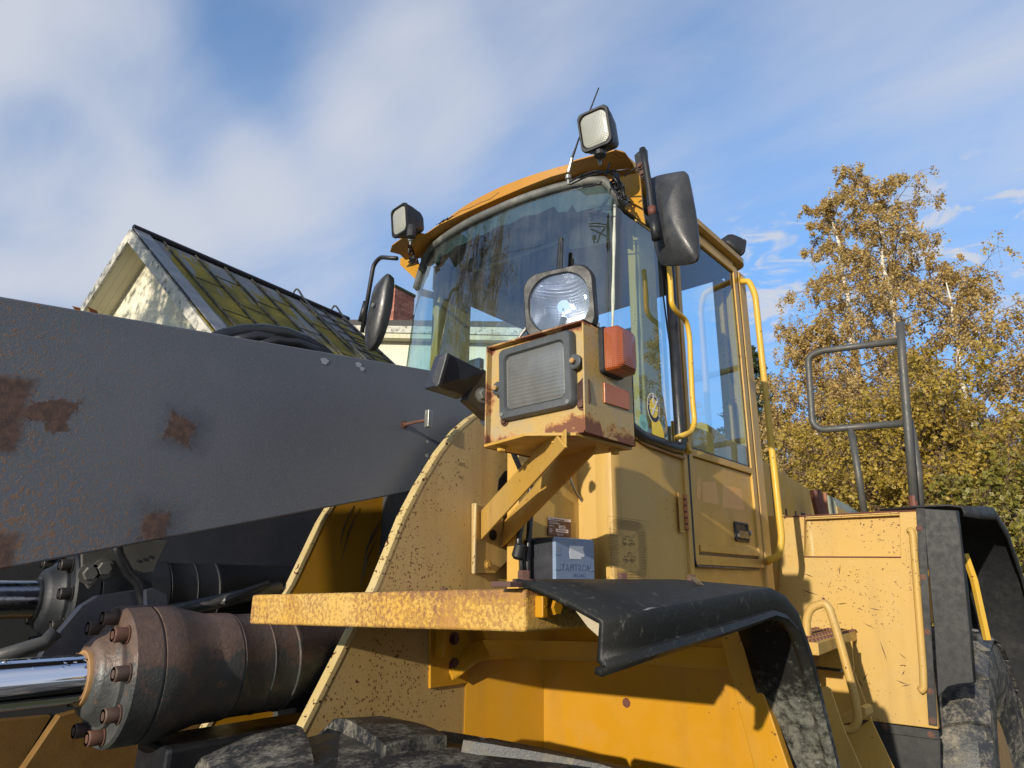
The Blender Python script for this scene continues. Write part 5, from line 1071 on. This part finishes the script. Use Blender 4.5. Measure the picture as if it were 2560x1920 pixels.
ctr2 = (pts[0] + pts[2]) / 2; MB().prism([ctr2 + (p - ctr2) * 1.08 + V((0, 0, .0)) for p in pts], (0, 0, .10)).build('chimney_cap', flat('mossy_chimney_cap', (.06, .07, .03), .8, var=.4), ch, bevel=.01)

# ================================================================== TREES
def foliage_mat(name, c, var=.5, trans=.35):
    m = NM(name); n = m.nd('ShaderNodeObjectInfo'); a = m.noise(1.3, 3, .6); b = m.noise(40, 2, .6)
    cc = m.mix(a, c[0], c[1]); cc = m.mix(m.sm(b, .40, .62), cc, c[2]); cc = m.mix(m.sm(m.noise(70, 2, .6), .6, .66), cc, c[3] if len(c) > 3 else c[0])
    m.col(cc); m.rough(.55)
    t = m.nd('ShaderNodeBsdfTranslucent'); m.lk(cc, t.inputs[0]); mx = m.nd('ShaderNodeMixShader'); mx.inputs[0].default_value = trans
    out = [q for q in m.t.nodes if q.type == 'OUTPUT_MATERIAL'][0]; m.lk(m.b.outputs[0], mx.inputs[1]); m.lk(t.outputs[0], mx.inputs[2]); m.lk(mx.outputs[0], out.inputs[0]); return m.m
BIRCHL = foliage_mat('autumn_birch_leaves', ((.50, .34, .085), (.60, .45, .16), (.33, .20, .06), (.80, .68, .42)))
BIRCHY = foliage_mat('yellow_autumn_leaves', ((.56, .35, .04), (.44, .31, .05), (.15, .14, .03), (.66, .42, .06)))
SPRUCE = foliage_mat('dark_spruce_needles', ((.028, .05, .018), (.05, .075, .022), (.02, .035, .012)), trans=.1)
GREENL = foliage_mat('green_yellow_leaves', ((.20, .19, .03), (.38, .30, .05), (.08, .09, .02), (.50, .38, .06)))
def barkm(name, a, b, sc=(2, 2, 9)):
    m = NM(name); v = m.noise(3, 5, .7, m.mp(sc)); m.col(m.mix(m.sm(v, .54, .62), a, b)); m.rough(.75); m.bump(v, .01, .5); return m.m
BARK = barkm('white_birch_bark', (.60, .56, .47), (.09, .07, .055)); TWIG = barkm('brown_twig_bark', (.16, .10, .07), (.09, .06, .045)); SBARK = barkm('grey_brown_bark', (.12, .09, .065), (.06, .045, .035))
def mesh_np(name, co, quads, mats, parent):
    me = bpy.data.meshes.new(name); n = len(quads); me.vertices.add(len(co)); me.vertices.foreach_set('co', np.asarray(co, np.float32).ravel())
    me.loops.add(n * 4); me.loops.foreach_set('vertex_index', np.asarray(quads, np.int32).ravel()); me.polygons.add(n); me.polygons.foreach_set('loop_start', np.arange(0, n * 4, 4, dtype=np.int32)); me.update(calc_edges=True)
    return link(name, me, mats, parent)
def leaves(pts, size, rng, aspect=.75):
    n = len(pts); a = rng.normal(size=(n, 3)); a /= np.linalg.norm(a, axis=1)[:, None]; b = rng.normal(size=(n, 3)); b -= a * (a * b).sum(1)[:, None]; b /= np.linalg.norm(b, axis=1)[:, None]
    s = size * rng.uniform(.6, 1.35, (n, 1)); co = np.stack([pts - a * s, pts - b * s * aspect, pts + a * s, pts + b * s * aspect], 1).reshape(-1, 3)
    return co, np.arange(n * 4).reshape(-1, 4)
def tubes_np(segs, sides=4):          # segs: (p0, p1, r0, r1)
    co = []; q = []
    for p0, p1, r0, r1 in segs:
        d = p1 - p0; L = np.linalg.norm(d)
        if L < 1e-5: continue
        d = d / L; u = np.cross(d, [0.3, .2, 1.]); u /= np.linalg.norm(u) + 1e-9; w = np.cross(d, u); k = len(co)
        for p, r in ((p0, r0), (p1, r1)):
            for j in range(sides): a = 2 * math.pi * j / sides; co.append(p + (u * math.cos(a) + w * math.sin(a)) * r)
        for j in range(sides): j2 = (j + 1) % sides; q.append((k + j, k + j2, k + sides + j2, k + sides + j))
    return np.array(co), np.array(q)
def decid(name, label, base, h_, crown_w, seed, lm, bm_, nl=26000, ls=.045, group=None, low=.12, lean=(0, 0), dens=1., cat='tree', shape=1.0, stems=1, nb=60):
    rng = np.random.default_rng(seed); t = top(name, label, cat, tuple(base), group); base = np.array(base, float); h = h_ * .95
    segs_t = []; segs_b = []; lp = []
    for s in range(stems):
        ang0 = rng.uniform(0, 6.28); sh = h * (1 if s == 0 else rng.uniform(.75, .95)); off = np.array([math.cos(ang0), math.sin(ang0), 0]) * (0 if stems == 1 else crown_w * .16)
        P = [base + off * .3]; d = np.array([lean[0], lean[1], 0.]) + off * .25 / max(h, 1) * 6 * .1
        n = 16
        for i in range(1, n + 1):
            f = i / n; P.append(base + off * (.3 + f * .9) + np.array([lean[0] * f * sh + rng.normal() * .012 * sh * .3, lean[1] * f * sh + rng.normal() * .012 * sh * .3, f * sh]))
        r0 = .011 * sh + .03
        for i in range(n): segs_t.append((P[i], P[i + 1], r0 * (1 - i / n) ** .8 + .012, r0 * (1 - (i + 1) / n) ** .8 + .010))
        for b in range(nb):
            f = low + (1 - low) * (b + rng.random()) / nb; f = min(f, .985); i = min(int(f * n), n - 1); p = P[i] + (P[i + 1] - P[i]) * (f * n - i)
            ln = crown_w * (.28 + .72 * math.sin(min(1, (1 - f) * 1.35 * shape + .10) * math.pi * .5)) * rng.uniform(.55, 1.1) * (.55 + .45 * min(1, (f - low) * 6 + .3))
            az = b * 2.4 + rng.normal() * .5; el = R(rng.uniform(25, 60)) * (.6 + .6 * f); dd = np.array([math.cos(az) * math.cos(el), math.sin(az) * math.cos(el), math.sin(el)])
            cur = p; m_ = 7; rb = .005 * ln + .003 + r0 * .13 * (1 - f)
            for k in range(m_):
                dd = dd + np.array([rng.normal() * .12, rng.normal() * .12, -.07 - .03 * k * .5]); dd /= np.linalg.norm(dd); nx = cur + dd * ln / m_; segs_b.append((cur, nx, rb * (1 - k / m_) + .003, rb * (1 - (k + 1) / m_) + .002)); 
                if k >= 1:
                    for _ in range(4):
                        td = dd * .4 + rng.normal(size=3) * .6; td[2] -= .35; td /= np.linalg.norm(td); tl_ = ln * rng.uniform(.10, .24); e = nx + td * tl_; segs_b.append((nx, e, .0035, .0018))
                        e2 = e + np.array([td[0] * .3, td[1] * .3, -.8]) * tl_ * .8; segs_b.append((e, e2, .002, .0015))
                        lp.append((e, e2)); lp.append((e, e2 + (e2 - e) * .4))
                cur = nx
    co, q = tubes_np(segs_t, 8); mesh_np('trunk', co, q, bm_, t).data.polygons.foreach_set('use_smooth', [True] * len(q))
    co, q = tubes_np(segs_b, 3); mesh_np('branches', co, q, TWIG, t)
    A = np.array([a for a, b in lp]); B = np.array([b for a, b in lp]); clump = rng.random(len(lp)) ** 1.5; clump /= clump.sum()
    idx = rng.choice(len(lp), int(nl * dens), p=clump); u = rng.random((len(idx), 1)); pts = A[idx] * (1 - u) + B[idx] * u + rng.normal(size=(len(idx), 3)) * ls * 1.3
    co, q = leaves(pts, ls, rng); mesh_np('crown', co, q, lm, t); return t
def spruce(name, label, base, h, w, seed, group=None, m=SPRUCE):
    rng = np.random.default_rng(seed); t = top(name, label, 'tree', tuple(base), group); b0 = np.array(base, float); segs = [(b0, b0 + [0, 0, h], .012 * h + .04, .01)]; lp = []; br = []
    nlv = int(h * 4.2)
    for i in range(nlv):
        f = .06 + .93 * i / nlv; z = f * h; L = w * (1 - f) ** .85 + .12
        for k in range(8):
            a = rng.uniform(0, 6.28); l = L * rng.uniform(.7, 1.1); p0 = b0 + [0, 0, z]; p1 = p0 + np.array([math.cos(a) * l, math.sin(a) * l, -l * .28]); p2 = p1 + np.array([math.cos(a) * l * .2, math.sin(a) * l * .2, l * .06]); br += [(p0, p1, .012, .006), (p1, p2, .006, .003)]; lp += [(p0, p1), (p1, p2)]
            for s_ in range(4):
                g_ = rng.uniform(.3, .95); pp_ = p0 + (p1 - p0) * g_; a2 = a + rng.choice([-1, 1]) * .9; lp.append((pp_, pp_ + np.array([math.cos(a2), math.sin(a2), -.25]) * l * .3 * (1.2 - g_ * .6)))
    co, q = tubes_np(segs, 8); mesh_np('trunk', co, q, SBARK, t); co, q = tubes_np(br, 3); mesh_np('branches', co, q, SBARK, t)
    A = np.array([a for a, b in lp]); B = np.array([b for a, b in lp]); n = int(len(lp) * 22); idx = rng.integers(0, len(lp), n); u = rng.random((n, 1)); pts = A[idx] * (1 - u) + B[idx] * u + rng.normal(size=(n, 3)) * .05 + np.array([0, 0, -.03])
    co, q = leaves(pts, .075, rng, .22); mesh_np('crown', co, q, m, t); return t
def gp(px, d):       # ground point at horizontal distance d seen at column px on the horizon
    r_ = _M @ np.array([px - 1280., 488., FPX]); r_ = r_ / np.hypot(r_[0], r_[1]); return (float(r_[0] * d), float(r_[1] * d), 0.)
def hgt(px, py, d): r_ = _M @ np.array([px - 1280., py - 960., FPX]); return EYE + d * r_[2] / math.hypot(r_[0], r_[1])
GB = 'autumn birches behind the machine'
D1 = 19
decid('birch_tree', 'tallest pair of white birch stems with thin gold leaves', gp(2350, D1), hgt(2210, 425, D1), 3.0, 3, BIRCHL, BARK, 55282, .030, GB, .16, (-.03, .0), nb=72, shape=.9)
decid('birch_tree', 'slender birch with gold top leaning left of the tallest one', gp(2215, D1 + 1), hgt(2110, 438, D1 + 1), 2.6, 11, BIRCHL, BARK, 47911, .030, GB, .2, (-.01, .0), nb=64, shape=.8)
decid('birch_tree', 'birch with russet thinning crown at the right of the row', gp(2480, D1 - 1), hgt(2400, 640, D1 - 1), 3.2, 5, BIRCHL, BARK, 47911, .030, GB, .12, (.0, -.02), nb=66)
decid('birch_tree', 'shorter leaning birch with copper leaves beside the dark spruce', gp(2090, D1), hgt(2010, 800, D1), 2.9, 8, BIRCHL, BARK, 47911, .030, GB, .12, (.01, .02), nb=60)
decid('birch_tree', 'small golden birch close to the cab pillar', gp(1990, D1 + 2), hgt(1965, 1020, D1 + 2), 2.2, 18, BIRCHY, BARK, 25920, .036, GB, .05, nb=50)
decid('rowan_tree', 'bushy gold leaved tree low under the tall birches', gp(2230, D1 - 3), hgt(2230, 1010, D1 - 3), 3.3, 21, BIRCHY, SBARK, 51840, .036, 'bushy understorey trees', .04, stems=3, nb=40)
decid('rowan_tree', 'bushy tree with orange leaves and bare outer twigs at right edge', gp(2500, D1 - 4), hgt(2500, 930, D1 - 4), 3.2, 22, BIRCHY, SBARK, 48960, .036, 'bushy understorey trees', .04, stems=3, nb=40)
decid('rowan_tree', 'bushy yellow tree low behind the hood', gp(2080, D1 - 2), hgt(2060, 1120, D1 - 2), 3.0, 23, BIRCHY, SBARK, 43200, .036, 'bushy understorey trees', .04, stems=3, nb=36)
decid('broadleaf_tree', 'green and yellow leaved tree right behind the rear mudguard', gp(2620, D1 - 6), hgt(2560, 1230, D1 - 6), 2.6, 24, GREENL, SBARK, 34000, .045, None, .03, stems=3, nb=36)
spruce('spruce_tree', 'dark spruce between cab and birches', gp(1920, D1 + 4), hgt(1890, 845, D1 + 4), 2.6, 31, 'dark spruces in the tree line')
spruce('spruce_tree', 'dark spruce hidden behind the gold trees, right of the tall birches', gp(2380, D1 + 5), hgt(2380, 1000, D1 + 5), 3.0, 32, 'dark spruces in the tree line')
spruce('spruce_tree', 'dark spruce far right behind the rear mudguard', gp(2640, D1 + 2), hgt(2560, 1090, D1 + 2), 3.4, 33, 'dark spruces in the tree line')
spruce('spruce_tree', 'dark spruce directly behind the hood', gp(2120, D1 + 6), hgt(2120, 1000, D1 + 6), 3.0, 34, 'dark spruces in the tree line')
# trees standing ahead of the machine: mirrored in the windshield, shading the house gable
GM = 'trees mirrored in the windshield'
decid('birch_tree', 'thinly leaved birch mirrored in the left third of the windshield', (-4.6, 9.9, 0), 14., 2.3, 41, BIRCHL, BARK, 15000, .045, GM, .06, stems=3, nb=60)
decid('birch_tree', 'thinly leaved birch mirrored near the middle of the windshield', (-6.6, 8.6, 0), 14.5, 2.3, 42, BIRCHL, BARK, 14000, .045, GM, .06, stems=3, nb=60)
decid('birch_tree', 'thinly leaved birch mirrored at the windshield edge, its branches shading the house gable', (-4.2, 12.6, 0), 13., 2.4, 43, BIRCHL, BARK, 9000, .045, GM, .06, stems=2, nb=50)

decid('birch_tree', 'white birch mirrored in the door glass', (23., -9.5, 0), 12., 2.6, 51, BIRCHL, BARK, 14000, .05, None, .15, nb=50)
spruce('spruce_tree', 'dark spruce mirrored in the door glass', (26., -14.5, 0), 12., 2.8, 52)
# fallen leaves on the arm
FL = None
for k in range(9):
    f = k / 8; p = Y(190 + f * 60, 770 + f * 10, 1.58) + V((0, rw.uniform(.005, .05), .002)); me = []
    a = rw.uniform(0, 6); u_ = V((math.cos(a), math.sin(a), rw.uniform(-.3, .5))).normalized() * rw.uniform(.009, .016); v_ = V((-math.sin(a), math.cos(a), rw.uniform(-.2, .4))).normalized() * rw.uniform(.006, .010)
    o = MB().prism([p - u_, p - u_ * .3 - v_, p + u_, p - u_ * .3 + v_], (0, 0, .0008)).build('fallen_leaf', flat('rust_brown_leaf', (.22, .07, .02), .8, var=.4) if k == 0 else bpy.data.materials['rust_brown_leaf'])
    tag(o, 'dry brown leaf lying in the little heap on top of the lift arm', 'leaf', 'fallen leaves on the lift arm')
